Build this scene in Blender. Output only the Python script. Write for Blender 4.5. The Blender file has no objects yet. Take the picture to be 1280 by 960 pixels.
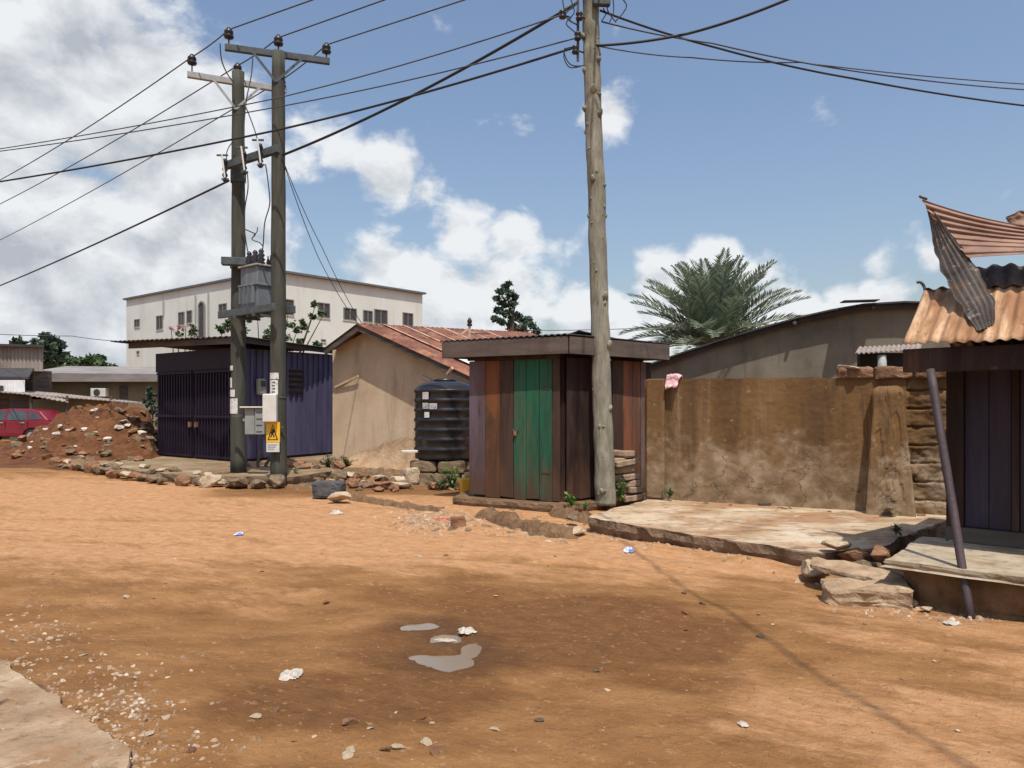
import bpy, bmesh, math, random
from mathutils import Vector, noise as mnoise
random.seed(7)
S = bpy.context.scene
COL = S.collection
F, HZ, CH = 924.0, 507.0, 1.6
R = math.radians

def P(px, py, Y): return Vector(((px-640)/F*Y, Y, CH+(HZ-py)/F*Y))
def G(px, py, z=0.0):
    Y = (CH-z)*F/(py-HZ); return Vector(((px-640)/F*Y, Y, z))
def on_line(px, A, B):
    k = (px-640)/F
    t = (k*A[1]-A[0])/((B[0]-A[0])-k*(B[1]-A[1]))
    return t
def lerp(a, b, t): return a+(b-a)*t
def fnoise(x, y, z=0.0): return mnoise.noise(Vector((x, y, z)))
def fbm(x, y, z=0.0, o=4): return mnoise.fractal(Vector((x, y, z)), 1.0, 2.0, o)
def smooth(a, b, x):
    t = min(1, max(0, (x-a)/(b-a))); return t*t*(3-2*t)

# ------------------------------------------------------------------ tagging
def tag(o, label=None, cat=None, group=None, kind=None):
    if label: o['label'] = label
    if cat: o['category'] = cat
    if group: o['group'] = group
    if kind: o['kind'] = kind
    return o
def thing(name, label, cat, loc=(0, 0, 0), group=None):
    o = bpy.data.objects.new(name, None); COL.objects.link(o)
    o.location = loc; o.empty_display_size = .2
    return tag(o, label, cat, group)
def woff(p):
    v = Vector((0, 0, 0))
    while p is not None:
        v += p.location; p = p.parent
    return v

class MB:
    def __init__(s): s.v = []; s.f = []; s.m = []; s.cur = 0
    def face(s, f): s.f.append(f); s.m.append(s.cur)
    def hexa(s, p):
        n = len(s.v); s.v += [Vector(q) for q in p]
        for f in ((0,3,2,1),(4,5,6,7),(0,1,5,4),(1,2,6,5),(2,3,7,6),(3,0,4,7)): s.face(tuple(n+i for i in f))
        return s
    def box(s, a, b, jit=0):
        p = [(a[0],a[1],a[2]),(b[0],a[1],a[2]),(b[0],b[1],a[2]),(a[0],b[1],a[2]),(a[0],a[1],b[2]),(b[0],a[1],b[2]),(b[0],b[1],b[2]),(a[0],b[1],b[2])]
        if jit: p = [tuple(c+random.uniform(-jit, jit) for c in q) for q in p]
        return s.hexa(p)
    def rbox(s, c, sx, sy, sz, rz=0, jit=0, tilt=(0, 0)):
        c = Vector(c); ca, sa = math.cos(rz), math.sin(rz); p = []
        for z in (0, sz):
            for (x, y) in ((-sx/2,-sy/2),(sx/2,-sy/2),(sx/2,sy/2),(-sx/2,sy/2)):
                j = [random.uniform(-jit, jit) for _ in range(3)]
                zz = z+x*tilt[0]+y*tilt[1]
                p.append(c+Vector((ca*x-sa*y+j[0], sa*x+ca*y+j[1], zz+j[2])))
        return s.hexa(p)
    def slab(s, A, B, z0, z1, a=0.0, b=0.1):
        """wall piece from A to B (plan), offsets a..b along the normal that faces the camera"""
        A = Vector((A[0], A[1])); B = Vector((B[0], B[1])); d = (B-A).normalized()
        n = Vector((d.y, -d.x))
        if n.dot(-(A+B)/2) < 0: n = -n
        z0 = z0 if isinstance(z0, tuple) else (z0, z0); z1 = z1 if isinstance(z1, tuple) else (z1, z1)
        Pn = lambda q, o, z: (q.x+n.x*o, q.y+n.y*o, z)
        p = [Pn(A,b,z0[0]),Pn(B,b,z0[1]),Pn(B,a,z0[1]),Pn(A,a,z0[0]),Pn(A,b,z1[0]),Pn(B,b,z1[1]),Pn(B,a,z1[1]),Pn(A,a,z1[0])]
        return s.hexa(p)
    def beam(s, p, q, w, h):
        p, q = Vector(p), Vector(q); d = (q-p).normalized()
        up = Vector((0, 0, 1)) if abs(d.z) < .9 else Vector((0, 1, 0))
        r = d.cross(up).normalized()*w/2; u = r.cross(d).normalized()*h/2
        return s.hexa([p-r-u,p+r-u,q+r-u,q-r-u,p-r+u,p+r+u,q+r+u,q-r+u])
    def tube(s, pts, r, n=8, cap=True):
        pts = [Vector(p) for p in pts]; k0 = len(s.v); m = len(pts)
        rs = r if isinstance(r, (list, tuple)) else [r]*m
        prev = None
        for i, p in enumerate(pts):
            d = (pts[min(i+1, m-1)]-pts[max(i-1, 0)]).normalized()
            if prev is None:
                ref = Vector((0, 0, 1)) if abs(d.z) < .9 else Vector((1, 0, 0))
                prev = d.cross(ref).normalized()
            a = (prev-d*prev.dot(d)).normalized(); b = d.cross(a); prev = a
            for j in range(n):
                t = 2*math.pi*j/n
                s.v.append(p+(a*math.cos(t)+b*math.sin(t))*rs[i])
        for i in range(m-1):
            for j in range(n):
                j2 = (j+1) % n
                s.face((k0+i*n+j, k0+i*n+j2, k0+(i+1)*n+j2, k0+(i+1)*n+j))
        if cap:
            s.face(tuple(k0+j for j in reversed(range(n)))); s.face(tuple(k0+(m-1)*n+j for j in range(n)))
        return s
    def lathe(s, c, prof, n=24):
        c = Vector(c); k0 = len(s.v)
        for (r, z) in prof:
            for j in range(n):
                t = 2*math.pi*j/n; s.v.append(c+Vector((r*math.cos(t), r*math.sin(t), z)))
        for i in range(len(prof)-1):
            for j in range(n):
                j2 = (j+1) % n; s.face((k0+i*n+j, k0+i*n+j2, k0+(i+1)*n+j2, k0+(i+1)*n+j))
        s.face(tuple(k0+j for j in reversed(range(n)))); s.face(tuple(k0+(len(prof)-1)*n+j for j in range(n)))
        return s
    def grid(s, rows):
        k0 = len(s.v); w = len(rows[0])
        for r in rows: s.v += [Vector(p) for p in r]
        for i in range(len(rows)-1):
            for j in range(w-1):
                s.face((k0+i*w+j, k0+i*w+j+1, k0+(i+1)*w+j+1, k0+(i+1)*w+j))
        return s
    def prism(s, pts, d):
        """closed polygon pts (3D) extruded by vector d"""
        d = Vector(d); n = len(pts); k0 = len(s.v)
        s.v += [Vector(p) for p in pts]+[Vector(p)+d for p in pts]
        s.face(tuple(k0+i for i in reversed(range(n)))); s.face(tuple(k0+n+i for i in range(n)))
        for i in range(n):
            j = (i+1) % n; s.face((k0+i, k0+j, k0+n+j, k0+n+i))
        return s
    def quad(s, a, b, c, d):
        k = len(s.v); s.v += [Vector(a), Vector(b), Vector(c), Vector(d)]; s.face((k, k+1, k+2, k+3)); return s
    def build(s, name, mat, parent=None, smooth_=False, bevel=0, solid=0, fix=True, origin=None):
        me = bpy.data.meshes.new(name); off = woff(parent)
        if origin is not None: off = off+Vector(origin)
        me.from_pydata([v-off for v in s.v], [], s.f)
        for m in (mat if isinstance(mat, (list, tuple)) else [mat]): me.materials.append(m)
        if any(s.m): me.polygons.foreach_set('material_index', s.m)
        if fix:
            bm = bmesh.new(); bm.from_mesh(me); bmesh.ops.recalc_face_normals(bm, faces=bm.faces); bm.to_mesh(me); bm.free()
        if smooth_: me.polygons.foreach_set('use_smooth', [True]*len(me.polygons))
        o = bpy.data.objects.new(name, me); COL.objects.link(o)
        if origin is not None: o.location = origin
        if parent is not None: o.parent = parent
        if solid:
            md = o.modifiers.new('thick', 'SOLIDIFY'); md.thickness = solid; md.offset = 0
        if bevel:
            md = o.modifiers.new('edge', 'BEVEL'); md.width = bevel; md.segments = 2; md.limit_method = 'ANGLE'
        return o

# ------------------------------------------------------------------ materials
def nn(nt, t, **kw):
    n = nt.nodes.new(t)
    for k, v in kw.items(): setattr(n, k, v)
    return n
def mat(name, stops, scale=4.0, stretch=(1, 1, 1), rough=.85, bump=.3, bscale=30.0, bdist=.02, overlays=(), metal=0.0, spec=.3, detail=7, bstretch=None, dist=0.0, rot=0.0):
    m = bpy.data.materials.new(name); m.use_nodes = True; nt = m.node_tree; L = nt.links.new
    b = nt.nodes['Principled BSDF']
    tc = nn(nt, 'ShaderNodeTexCoord')
    def noi(sc, st, det, di=0.0):
        mp = nn(nt, 'ShaderNodeMapping'); mp.vector_type = 'TEXTURE'; mp.inputs['Scale'].default_value = tuple(1/q for q in st); mp.inputs['Rotation'].default_value = (0, 0, rot); L(tc.outputs['Object'], mp.inputs['Vector'])
        n = nn(nt, 'ShaderNodeTexNoise'); n.inputs['Scale'].default_value = sc; n.inputs['Detail'].default_value = det
        n.inputs['Roughness'].default_value = .62; n.inputs['Distortion'].default_value = di
        L(mp.outputs['Vector'], n.inputs['Vector']); return n.outputs['Fac']
    def ramp(inp, st):
        r = nn(nt, 'ShaderNodeValToRGB'); e = r.color_ramp.elements
        while len(e) < len(st): e.new(.5)
        for i, (p, c) in enumerate(st):
            e[i].position = p; e[i].color = (c[0], c[1], c[2], 1)
        L(inp, r.inputs['Fac']); return r.outputs['Color']
    col = ramp(noi(scale, stretch, detail, dist), stops)
    for (c, sc, st, lo, hi, amt) in overlays:
        mr = nn(nt, 'ShaderNodeMapRange'); mr.inputs['From Min'].default_value = lo; mr.inputs['From Max'].default_value = hi; mr.inputs['To Max'].default_value = amt
        L(noi(sc, st, 8, .4), mr.inputs['Value'])
        mx = nn(nt, 'ShaderNodeMix', data_type='RGBA'); L(mr.outputs['Result'], mx.inputs['Factor'])
        L(col, mx.inputs['A']); mx.inputs['B'].default_value = (c[0], c[1], c[2], 1); col = mx.outputs['Result']
    L(col, b.inputs['Base Color'])
    b.inputs['Roughness'].default_value = rough; b.inputs['Metallic'].default_value = metal
    b.inputs['Specular IOR Level'].default_value = spec
    if bump:
        bp = nn(nt, 'ShaderNodeBump'); bp.inputs['Strength'].default_value = bump; bp.inputs['Distance'].default_value = bdist
        L(noi(bscale, bstretch or (1, 1, 1), 8), bp.inputs['Height']); L(bp.outputs['Normal'], b.inputs['Normal'])
    return m
def flat(name, c, rough=.5, metal=0.0, spec=.4):
    c2 = tuple(x*.8 for x in c)
    return mat(name, [(.3, c2), (.7, c)], 6, rough=rough, metal=metal, bump=.08, spec=spec)

def pebblemat(name, cols):
    m = bpy.data.materials.new(name); m.use_nodes = True; nt = m.node_tree; L = nt.links.new; b = nt.nodes['Principled BSDF']
    g = nn(nt, 'ShaderNodeNewGeometry'); r = nn(nt, 'ShaderNodeValToRGB'); e = r.color_ramp.elements
    while len(e) < len(cols): e.new(.5)
    for i, c in enumerate(cols): e[i].position = i/(len(cols)-1); e[i].color = (*c, 1)
    L(g.outputs['Random Per Island'], r.inputs['Fac']); tc = nn(nt, 'ShaderNodeTexCoord'); n = nn(nt, 'ShaderNodeTexNoise'); n.inputs['Scale'].default_value = 60; L(tc.outputs['Object'], n.inputs['Vector'])
    mr = nn(nt, 'ShaderNodeMapRange'); mr.inputs['From Min'].default_value = .4; mr.inputs['From Max'].default_value = .7; mr.inputs['To Max'].default_value = .6; L(n.outputs['Fac'], mr.inputs['Value'])
    mx = nn(nt, 'ShaderNodeMix', data_type='RGBA'); L(mr.outputs['Result'], mx.inputs['Factor']); L(r.outputs['Color'], mx.inputs['A']); mx.inputs['B'].default_value = (.24, .13, .065, 1)
    L(mx.outputs['Result'], b.inputs['Base Color']); b.inputs['Roughness'].default_value = .9; return m
def leafmat(name, c1, c2, c3):
    m = bpy.data.materials.new(name); m.use_nodes = True; nt = m.node_tree; L = nt.links.new
    b = nt.nodes['Principled BSDF']; g = nn(nt, 'ShaderNodeNewGeometry'); r = nn(nt, 'ShaderNodeValToRGB')
    e = r.color_ramp.elements; e.new(.5)
    for i, (p, c) in enumerate(((0, c1), (.55, c2), (1, c3))): e[i].position = p; e[i].color = (*c, 1)
    L(g.outputs['Random Per Island'], r.inputs['Fac']); L(r.outputs['Color'], b.inputs['Base Color'])
    b.inputs['Roughness'].default_value = .55; b.inputs['Specular IOR Level'].default_value = .35
    t = nn(nt, 'ShaderNodeBsdfTranslucent'); L(r.outputs['Color'], t.inputs['Color'])
    mx = nn(nt, 'ShaderNodeMixShader'); mx.inputs['Fac'].default_value = .25
    L(b.outputs['BSDF'], mx.inputs[1]); L(t.outputs['BSDF'], mx.inputs[2]); L(mx.outputs['Shader'], nt.nodes['Material Output'].inputs['Surface'])
    return m

V = (1, 1, .12)   # vertical streaks
M = {}
M['pole'] = mat('treated_pole', [(.3, (0.03325, 0.0338, 0.02624)), (.5, (0.05937, 0.0598, 0.04664)), (.75, (0.09025, 0.0884, 0.06996))], 9, V, bump=.5, bscale=40, bstretch=V)
M['trunk'] = mat('bare_trunk', [(.3, (0.1411, 0.1319, 0.09684)), (.5, (0.254, 0.2345, 0.1775)), (.72, (0.3764, 0.3517, 0.2797))], 7, (1, 1, .3), bump=1, bscale=48, bdist=.03, bstretch=(1, 1, .07),
    overlays=[((0.0588, 0.05, 0.0385), 30, (1, 1, .03), .6, .68, .75), ((0.1223, 0.1367, 0.0807), 1.2, (1, 1, .4), .5, .65, .5), ((0.0847, 0.06838, 0.0538), 5, (1, 1, .5), .6, .72, .7)])
M['arm_dark'] = mat('dark_steel', [(.3, (.05, .06, .065)), (.7, (.1, .115, .12))], 8, bump=.1)
M['arm_pale'] = mat('galvanised_steel', [(.3, (0.24, 0.248, 0.24)), (.7, (0.36, 0.368, 0.352))], 8, bump=.1, rough=.6)
M['porcelain'] = mat('brown_porcelain', [(.3, (.02, .018, .02)), (.7, (.045, .035, .035))], 6, rough=.3, bump=0)
M['cable'] = flat('cable_black', (.022, .022, .026), .6)
M['cable_thin'] = flat('cable_grey', (.07, .07, .08), .6)
M['steel_grey'] = mat('transformer_paint', [(.3, (0.0975, 0.1162, 0.1312)), (.6, (0.165, 0.1875, 0.2025))], 5, V, rough=.5, bump=.1, overlays=[((0.06, 0.0675, 0.075), 6, (1, 1, .3), .55, .7, .7), ((0.12, 0.0675, 0.0375), 9, (1, 1, .4), .62, .75, .6)])
M['white_paint'] = mat('white_paint', [(.3, (.5, .49, .44)), (.7, (.62, .61, .55))], 6, rough=.45, bump=.03)
M['grey_paint'] = mat('pale_grey_paint', [(.3, (0.209, 0.2255, 0.21)), (.7, (0.275, 0.2915, 0.27))], 5, rough=.5, bump=.05)
M['dark'] = flat('dark_recess', (.018, .018, .02), .8)
M['black'] = flat('black_ink', (.02, .02, .02), .6)
M['yellow'] = mat('yellow_sign', [(.3, (.68, .37, .02)), (.7, (.78, .45, .03))], 6, rough=.4, bump=.02)
M['paper'] = mat('weathered_paper', [(.35, (.25, .24, .22)), (.5, (.62, .61, .58))], 25, rough=.8, bump=.1)
M['white_wall'] = mat('cream_render', [(.3, (0.5715, 0.578, 0.5207)), (.6, (0.6485, 0.6606, 0.6054)), (.8, (0.6925, 0.7077, 0.6538))], .25, bump=.1, overlays=[((0.3956, 0.3657, 0.3026), .5, (1, 1, .12), .55, .8, .5), ((0.3296, 0.3184, 0.2785), 2.2, (1, 1, .06), .58, .8, .45)])
M['roof_edge'] = flat('dark_roof_edge', (.13, .135, .145), .7)
M['win_dark'] = mat('window_louvres', [(.3, (.03, .03, .035)), (.7, (.085, .08, .075))], 3, (1, 1, 6), rough=.35, bump=0)
M['win_frame'] = flat('window_frame', (.22, .2, .18))
M['purple_dark'] = mat('purple_kiosk_paint', [(.3, (0.0079, 0.003825, 0.01012)), (.6, (0.01317, 0.005951, 0.01912)), (.8, (0.02239, 0.00978, 0.02925))], 3, V, rough=.6, bump=.15, overlays=[((0.01975, 0.008501, 0.01238), 3, (1, 1, .3), .52, .7, .6)])
M['purple_sheet'] = mat('purple_sheet_paint', [(.3, (.045, .043, .085)), (.55, (.075, .071, .135)), (.8, (.11, .105, .18))], 2.2, (1, 1, .15), rough=.55, bump=.15, overlays=[((.15, .135, .15), 5, (1, 1, .08), .58, .75, .5), ((.035, .028, .035), 3, (1, 1, .2), .55, .7, .6)])
M['shop_purple'] = mat('shop_purple_paint', [(.3, (.016, .012, .02)), (.55, (.03, .022, .038)), (.8, (.055, .042, .066))], 3, (1, 1, .12), rough=.65, bump=.3, bscale=25, bstretch=V, overlays=[((.04, .026, .02), 3, (1, 1, .25), .5, .68, .7), ((.09, .075, .09), 6, (1, 1, .1), .62, .72, .5)])
M['old_wood'] = mat('weathered_board', [(.3, (.05, .04, .032)), (.55, (.1, .08, .065)), (.8, (.16, .13, .11))], 3, (.3, .3, 3), bump=.3, bscale=30)
M['fascia'] = mat('fascia_board', [(.3, (0.068, 0.0496, 0.04)), (.55, (0.112, 0.084, 0.0704)), (.8, (0.152, 0.12, 0.1024))], 2.5, (.4, .4, 3), bump=.25, overlays=[((0.056, 0.04, 0.036), 3, (1, 1, .2), .5, .7, .7)])
M['mud_wall'] = mat('mud_plaster', [(.25, (.42, .3, .19)), (.5, (.56, .42, .28)), (.75, (.64, .5, .35))], .8, bump=.3, bscale=9, bdist=.02,
    overlays=[((.62, .5, .36), 1.3, (1, 1, .5), .5, .72, .6), ((.24, .165, .105), 1.5, (1, 1, .16), .58, .76, .6), ((.3, .22, .15), 4.5, (1, 1, .15), .6, .74, .45)])
M['rust_roof'] = mat('rusty_red_roof', [(.3, (.1, .04, .028)), (.5, (.19, .075, .045)), (.75, (.3, .125, .07))], 1.2, rough=.7, bump=.2, overlays=[((.33, .17, .1), 2, (1, 1, 1), .5, .66, .7), ((.07, .03, .022), 3.5, (1, 1, 1), .52, .66, .75), ((.4, .27, .2), 8, (1, 1, 1), .6, .72, .5)])
M['lap'] = mat('pale_sheet_lap', [(.35, (.28, .14, .09)), (.55, (.5, .36, .28))], 3, bump=.2)
M['white_sheet'] = mat('bright_roof_patch', [(.3, (.6, .6, .6)), (.7, (.75, .75, .75))], 4, rough=.4, bump=.1)
M['plastic_black'] = mat('black_poly', [(.3, (.012, .012, .014)), (.7, (.025, .024, .025))], 3, rough=.32, bump=.05, spec=.5, overlays=[((.09, .07, .055), 2, (1, 1, .5), .55, .8, .3)])
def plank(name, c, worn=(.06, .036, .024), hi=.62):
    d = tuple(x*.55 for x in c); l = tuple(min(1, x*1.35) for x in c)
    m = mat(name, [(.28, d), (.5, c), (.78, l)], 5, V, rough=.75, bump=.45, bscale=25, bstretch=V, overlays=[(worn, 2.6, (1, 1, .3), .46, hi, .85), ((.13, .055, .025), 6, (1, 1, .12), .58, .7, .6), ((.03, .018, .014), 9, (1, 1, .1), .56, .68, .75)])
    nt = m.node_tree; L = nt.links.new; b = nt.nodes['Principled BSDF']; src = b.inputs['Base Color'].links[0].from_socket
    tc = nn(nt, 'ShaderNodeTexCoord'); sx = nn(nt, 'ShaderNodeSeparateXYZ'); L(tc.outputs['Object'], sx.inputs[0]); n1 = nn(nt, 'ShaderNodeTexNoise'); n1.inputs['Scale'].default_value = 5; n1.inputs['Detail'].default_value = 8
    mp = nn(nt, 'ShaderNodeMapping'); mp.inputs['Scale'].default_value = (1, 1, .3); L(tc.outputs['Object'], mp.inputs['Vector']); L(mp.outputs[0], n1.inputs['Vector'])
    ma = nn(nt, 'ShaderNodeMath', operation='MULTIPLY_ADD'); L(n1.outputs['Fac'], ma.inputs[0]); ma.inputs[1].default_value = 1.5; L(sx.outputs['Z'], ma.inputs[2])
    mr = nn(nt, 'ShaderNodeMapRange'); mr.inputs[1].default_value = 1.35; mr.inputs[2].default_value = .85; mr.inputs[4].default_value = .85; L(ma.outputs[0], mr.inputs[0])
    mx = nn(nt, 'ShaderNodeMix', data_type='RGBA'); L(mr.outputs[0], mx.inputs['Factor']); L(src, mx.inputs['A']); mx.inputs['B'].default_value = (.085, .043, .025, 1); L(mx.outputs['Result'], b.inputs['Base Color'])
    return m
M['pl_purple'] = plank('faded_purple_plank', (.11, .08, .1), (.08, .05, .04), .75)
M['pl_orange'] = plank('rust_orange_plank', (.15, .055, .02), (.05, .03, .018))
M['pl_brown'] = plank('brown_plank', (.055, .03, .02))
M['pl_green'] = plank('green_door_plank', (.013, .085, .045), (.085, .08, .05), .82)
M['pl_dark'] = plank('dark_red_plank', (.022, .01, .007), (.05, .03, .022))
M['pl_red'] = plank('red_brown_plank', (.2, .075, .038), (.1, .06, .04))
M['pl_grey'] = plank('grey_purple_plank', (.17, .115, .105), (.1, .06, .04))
M['brown_wall'] = None
M['grey_wall'] = mat('grey_cement_wall', [(.3, (0.105, 0.09, 0.066)), (.5, (0.1628, 0.14, 0.1056)), (.75, (0.21, 0.185, 0.1408))], .8, bump=.3, bscale=14, overlays=[((0.084, 0.065, 0.0396), 1.6, (1, 1, .25), .52, .72, .7), ((0.063, 0.055, 0.044), 5, (1, 1, .12), .58, .74, .6)])
M['laterite'] = mat('laterite_block', [(.3, (.11, .055, .03)), (.5, (.23, .125, .07)), (.75, (.34, .2, .12))], 5, bump=1, bscale=20, bdist=.03)
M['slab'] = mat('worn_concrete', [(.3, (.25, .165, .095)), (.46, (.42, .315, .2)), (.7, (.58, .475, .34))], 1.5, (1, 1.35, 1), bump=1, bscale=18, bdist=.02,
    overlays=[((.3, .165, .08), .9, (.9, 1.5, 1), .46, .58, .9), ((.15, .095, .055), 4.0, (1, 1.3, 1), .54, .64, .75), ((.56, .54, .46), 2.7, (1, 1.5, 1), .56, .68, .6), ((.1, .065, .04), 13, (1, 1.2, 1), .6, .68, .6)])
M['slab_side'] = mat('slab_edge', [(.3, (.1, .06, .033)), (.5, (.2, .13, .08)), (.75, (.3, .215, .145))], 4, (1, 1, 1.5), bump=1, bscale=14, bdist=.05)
M['kerb'] = mat('soil_caked_kerb', [(.3, (0.0945, 0.0492, 0.02363)), (.5, (0.162, 0.09225, 0.04462)), (.75, (0.2295, 0.1414, 0.0735))], 5, bump=.9, bscale=16, bdist=.04)
M['dirty_slab'] = mat('dirt_covered_concrete', [(.3, (.21, .135, .075)), (.5, (.34, .235, .145)), (.72, (.44, .33, .22))], 2.2, bump=1, bscale=20, bdist=.02, overlays=[((.26, .145, .07), 3, (1, 1, 1), .47, .62, .85), ((.13, .085, .05), 12, (1, 1, 1), .58, .68, .7), ((.5, .42, .32), 9, (1, 1, 1), .6, .7, .6)])
M['platform'] = mat('brown_platform_top', [(.3, (.14, .095, .05)), (.5, (.24, .175, .1)), (.72, (.34, .26, .165))], 1.6, bump=1, bscale=16, bdist=.02, overlays=[((.2, .11, .055), 1.3, (1, 1, 1), .47, .62, .8), ((.46, .38, .24), 3, (1, 1, 1), .6, .72, .6)])
M['tile'] = mat('pale_porch_tile', [(.3, (0.3108, 0.252, 0.1736)), (.6, (0.407, 0.343, 0.248))], 2, bump=.3, overlays=[((0.2072, 0.126, 0.062), 3, (1, 1, 1), .46, .66, .8), ((0.111, 0.07, 0.0372), 11, (1, 1, 1), .55, .68, .6)])
M['stone_grey'] = mat('rubble_grey', [(.3, (0.09724, 0.068, 0.042)), (.55, (0.202, 0.1462, 0.0896)), (.8, (0.2992, 0.2244, 0.14))], 5, bump=.8, bscale=16, bdist=.04, overlays=[((0.2244, 0.1088, 0.0448), 2, (1, 1, 1), .5, .7, .6)])
M['stone_pale'] = mat('rubble_pale', [(.3, (0.3128, 0.2296, 0.1496)), (.55, (0.46, 0.3608, 0.2448)), (.8, (0.5704, 0.4674, 0.34))], 5, bump=.6, bscale=16, bdist=.03, overlays=[((0.3496, 0.1804, 0.0816), 2.5, (1, 1, 1), .52, .7, .7)])
M['gravel_tan'] = pebblemat('tan_gravel', [(.2, .11, .055), (.4, .28, .17), (.26, .17, .1), (.46, .35, .24), (.33, .2, .11), (.5, .42, .32)])
M['chip'] = pebblemat('stone_chips', [(.16, .09, .045), (.3, .2, .12), (.24, .16, .1), (.42, .32, .22), (.2, .12, .07), (.5, .41, .3), (.58, .5, .39)])
M['stone_red'] = mat('rubble_laterite', [(.3, (.15, .07, .035)), (.55, (.28, .145, .075)), (.8, (.4, .23, .13))], 5, bump=.8, bscale=16, bdist=.04)
M['stone_white'] = mat('white_rubble', [(.3, (0.396, 0.3485, 0.288)), (.55, (0.5456, 0.5015, 0.424)), (.8, (0.616, 0.5695, 0.496))], 6, bump=.4, bscale=16, overlays=[((0.3168, 0.1955, 0.112), 4, (1, 1, 1), .56, .7, .6)])
M['slab_tan'] = mat('tan_slab_piece', [(.3, (.2, .13, .075)), (.5, (.36, .25, .155)), (.75, (.5, .37, .25))], 4, bump=.9, bscale=18, bdist=.03, overlays=[((.14, .085, .05), 5, (1, 1, 1), .54, .68, .7)])
M['mud_slump'] = mat('slumped_mud', [(.3, (.27, .165, .09)), (.5, (.4, .265, .155)), (.75, (.5, .36, .225))], 2.5, bump=.7, bscale=10, bdist=.04)
M['stone_dark'] = mat('dark_block', [(.3, (.05, .05, .05)), (.7, (.11, .11, .115))], 5, bump=.5, bscale=20)
M['rust_sheet'] = mat('rusty_sheet', [(.3, (.17, .075, .03)), (.44, (.34, .185, .09)), (.55, (.5, .325, .19)), (.75, (.6, .455, .32))], 5, (1.6, .22, .22), rot=R(-42), rough=.75, bump=.25, bscale=35,
    overlays=[((.2, .085, .035), 3, (1.2, .6, .6), .47, .62, .8), ((.27, .14, .07), 9, (1.6, .16, .16), .5, .64, .75), ((.09, .045, .022), 12, (1.2, .6, .6), .6, .68, .8)])
M['pink_sheet'] = mat('torn_sheet', [(.3, (0.1683, 0.09286, 0.06248)), (.55, (0.2754, 0.1615, 0.1139)), (.8, (0.3519, 0.2261, 0.1617))], 2.5, rough=.65, bump=.2, overlays=[((0.1071, 0.05249, 0.0294), 4, (1, 1, 1), .55, .72, .7)])
M['dark_sheet'] = mat('dark_old_sheet', [(.3, (.03, .024, .02)), (.5, (.07, .055, .045)), (.75, (.14, .112, .092))], 4.5, rough=.7, bump=.3, overlays=[((.36, .31, .26), 8, (1, 1, 1), .58, .68, .75), ((.15, .065, .03), 3, (1, 1, 1), .5, .65, .7), ((.4, .36, .32), 26, (1, 1, 1), .62, .7, .6)])
M['pipe_purple'] = mat('old_pole_paint', [(.3, (0.03838, 0.0278, 0.0312)), (.6, (0.0679, 0.04918, 0.052)), (.8, (0.1004, 0.0695, 0.0676))], 6, V, rough=.6, bump=.3)
M['cor_grey'] = mat('grey_old_sheet', [(.3, (0.2, 0.1649, 0.135)), (.6, (0.32, 0.2716, 0.234)), (.8, (0.4, 0.3492, 0.306))], 1.2, V, bump=.1, overlays=[((0.2, 0.097, 0.054), 1.5, (1, 1, .3), .52, .7, .6)])
M['dark_roof'] = mat('dark_old_roof', [(.3, (.03, .03, .035)), (.7, (.07, .065, .065))], 2, bump=.2)
M['roof_grey'] = mat('long_roof_grey', [(.3, (.17, .15, .14)), (.7, (.27, .245, .235))], .8, (1, 1, 5), bump=.1)
M['beige_wall'] = mat('dull_beige_wall', [(.3, (.16, .125, .075)), (.7, (.25, .205, .13))], .6, bump=.2)
M['car_red'] = mat('red_car_paint', [(.3, (0.153, 0.0054, 0.0135)), (.7, (0.189, 0.0081, 0.018))], 1, rough=.3, bump=0, spec=.6)
M['glass'] = mat('car_glass', [(.3, (.03, .04, .04)), (.7, (.07, .09, .09))], 1, rough=.12, bump=0, spec=.6)
M['rubber'] = flat('rubber', (.025, .025, .025), .8)
M['soil'] = mat('dug_soil', [(.28, (0.0697, 0.02523, 0.008618)), (.5, (0.1336, 0.05094, 0.01724)), (.75, (0.1974, 0.08246, 0.0293))], 1.1, bump=1, bscale=10, bdist=.08, overlays=[((0.1917, 0.1067, 0.04826), 3, (1, 1, 1), .55, .72, .6), ((0.05227, 0.02183, 0.008618), 2, (1, 1, 1), .55, .7, .6)])
M['white_litter'] = mat('crumpled_plastic', [(.3, (0.36, 0.3168, 0.2668)), (.7, (0.54, 0.4884, 0.4176))], 12, rough=.35, bump=.6, bscale=30)
M['blue_litter'] = mat('blue_white_sachet', [(.45, (.68, .7, .74)), (.55, (.12, .22, .55))], 12, rough=.35, bump=.4)
M['red_litter'] = flat('red_wrapper', (.45, .05, .05))
M['pink_cloth'] = mat('pink_rag', [(.35, (.4, .25, .25)), (.5, (.62, .34, .36)), (.7, (.75, .65, .62))], 20, bump=.6, bscale=25)
M['jerry'] = flat('yellow_plastic', (.62, .36, .03), .45)
M['brick'] = mat('old_brick', [(.3, (.2, .13, .09)), (.6, (.36, .26, .18))], 6, bump=.8, bscale=25)
M['bark'] = mat('bark', [(.3, (.06, .045, .03)), (.7, (.14, .105, .075))], 6, V, bump=.6)
M['leaf_dark'] = leafmat('leaf_dark', (.025, .045, .028), (.048, .08, .048), (.085, .125, .07))
M['leaf_mid'] = leafmat('leaf_mid', (.035, .06, .04), (.065, .1, .065), (.11, .155, .1))
M['leaf_green'] = leafmat('leaf_green', (.03, .055, .022), (.06, .105, .035), (.1, .15, .05))
M['leaf_palm'] = leafmat('leaf_palm', (.1, .14, .09), (.185, .235, .16), (.32, .37, .26))
M['leaf_weed'] = leafmat('leaf_weed', (.05, .11, .02), (.1, .2, .04), (.18, .3, .08))
M['petal'] = leafmat('petal', (.35, .12, .14), (.45, .2, .2), (.4, .3, .25))

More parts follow.
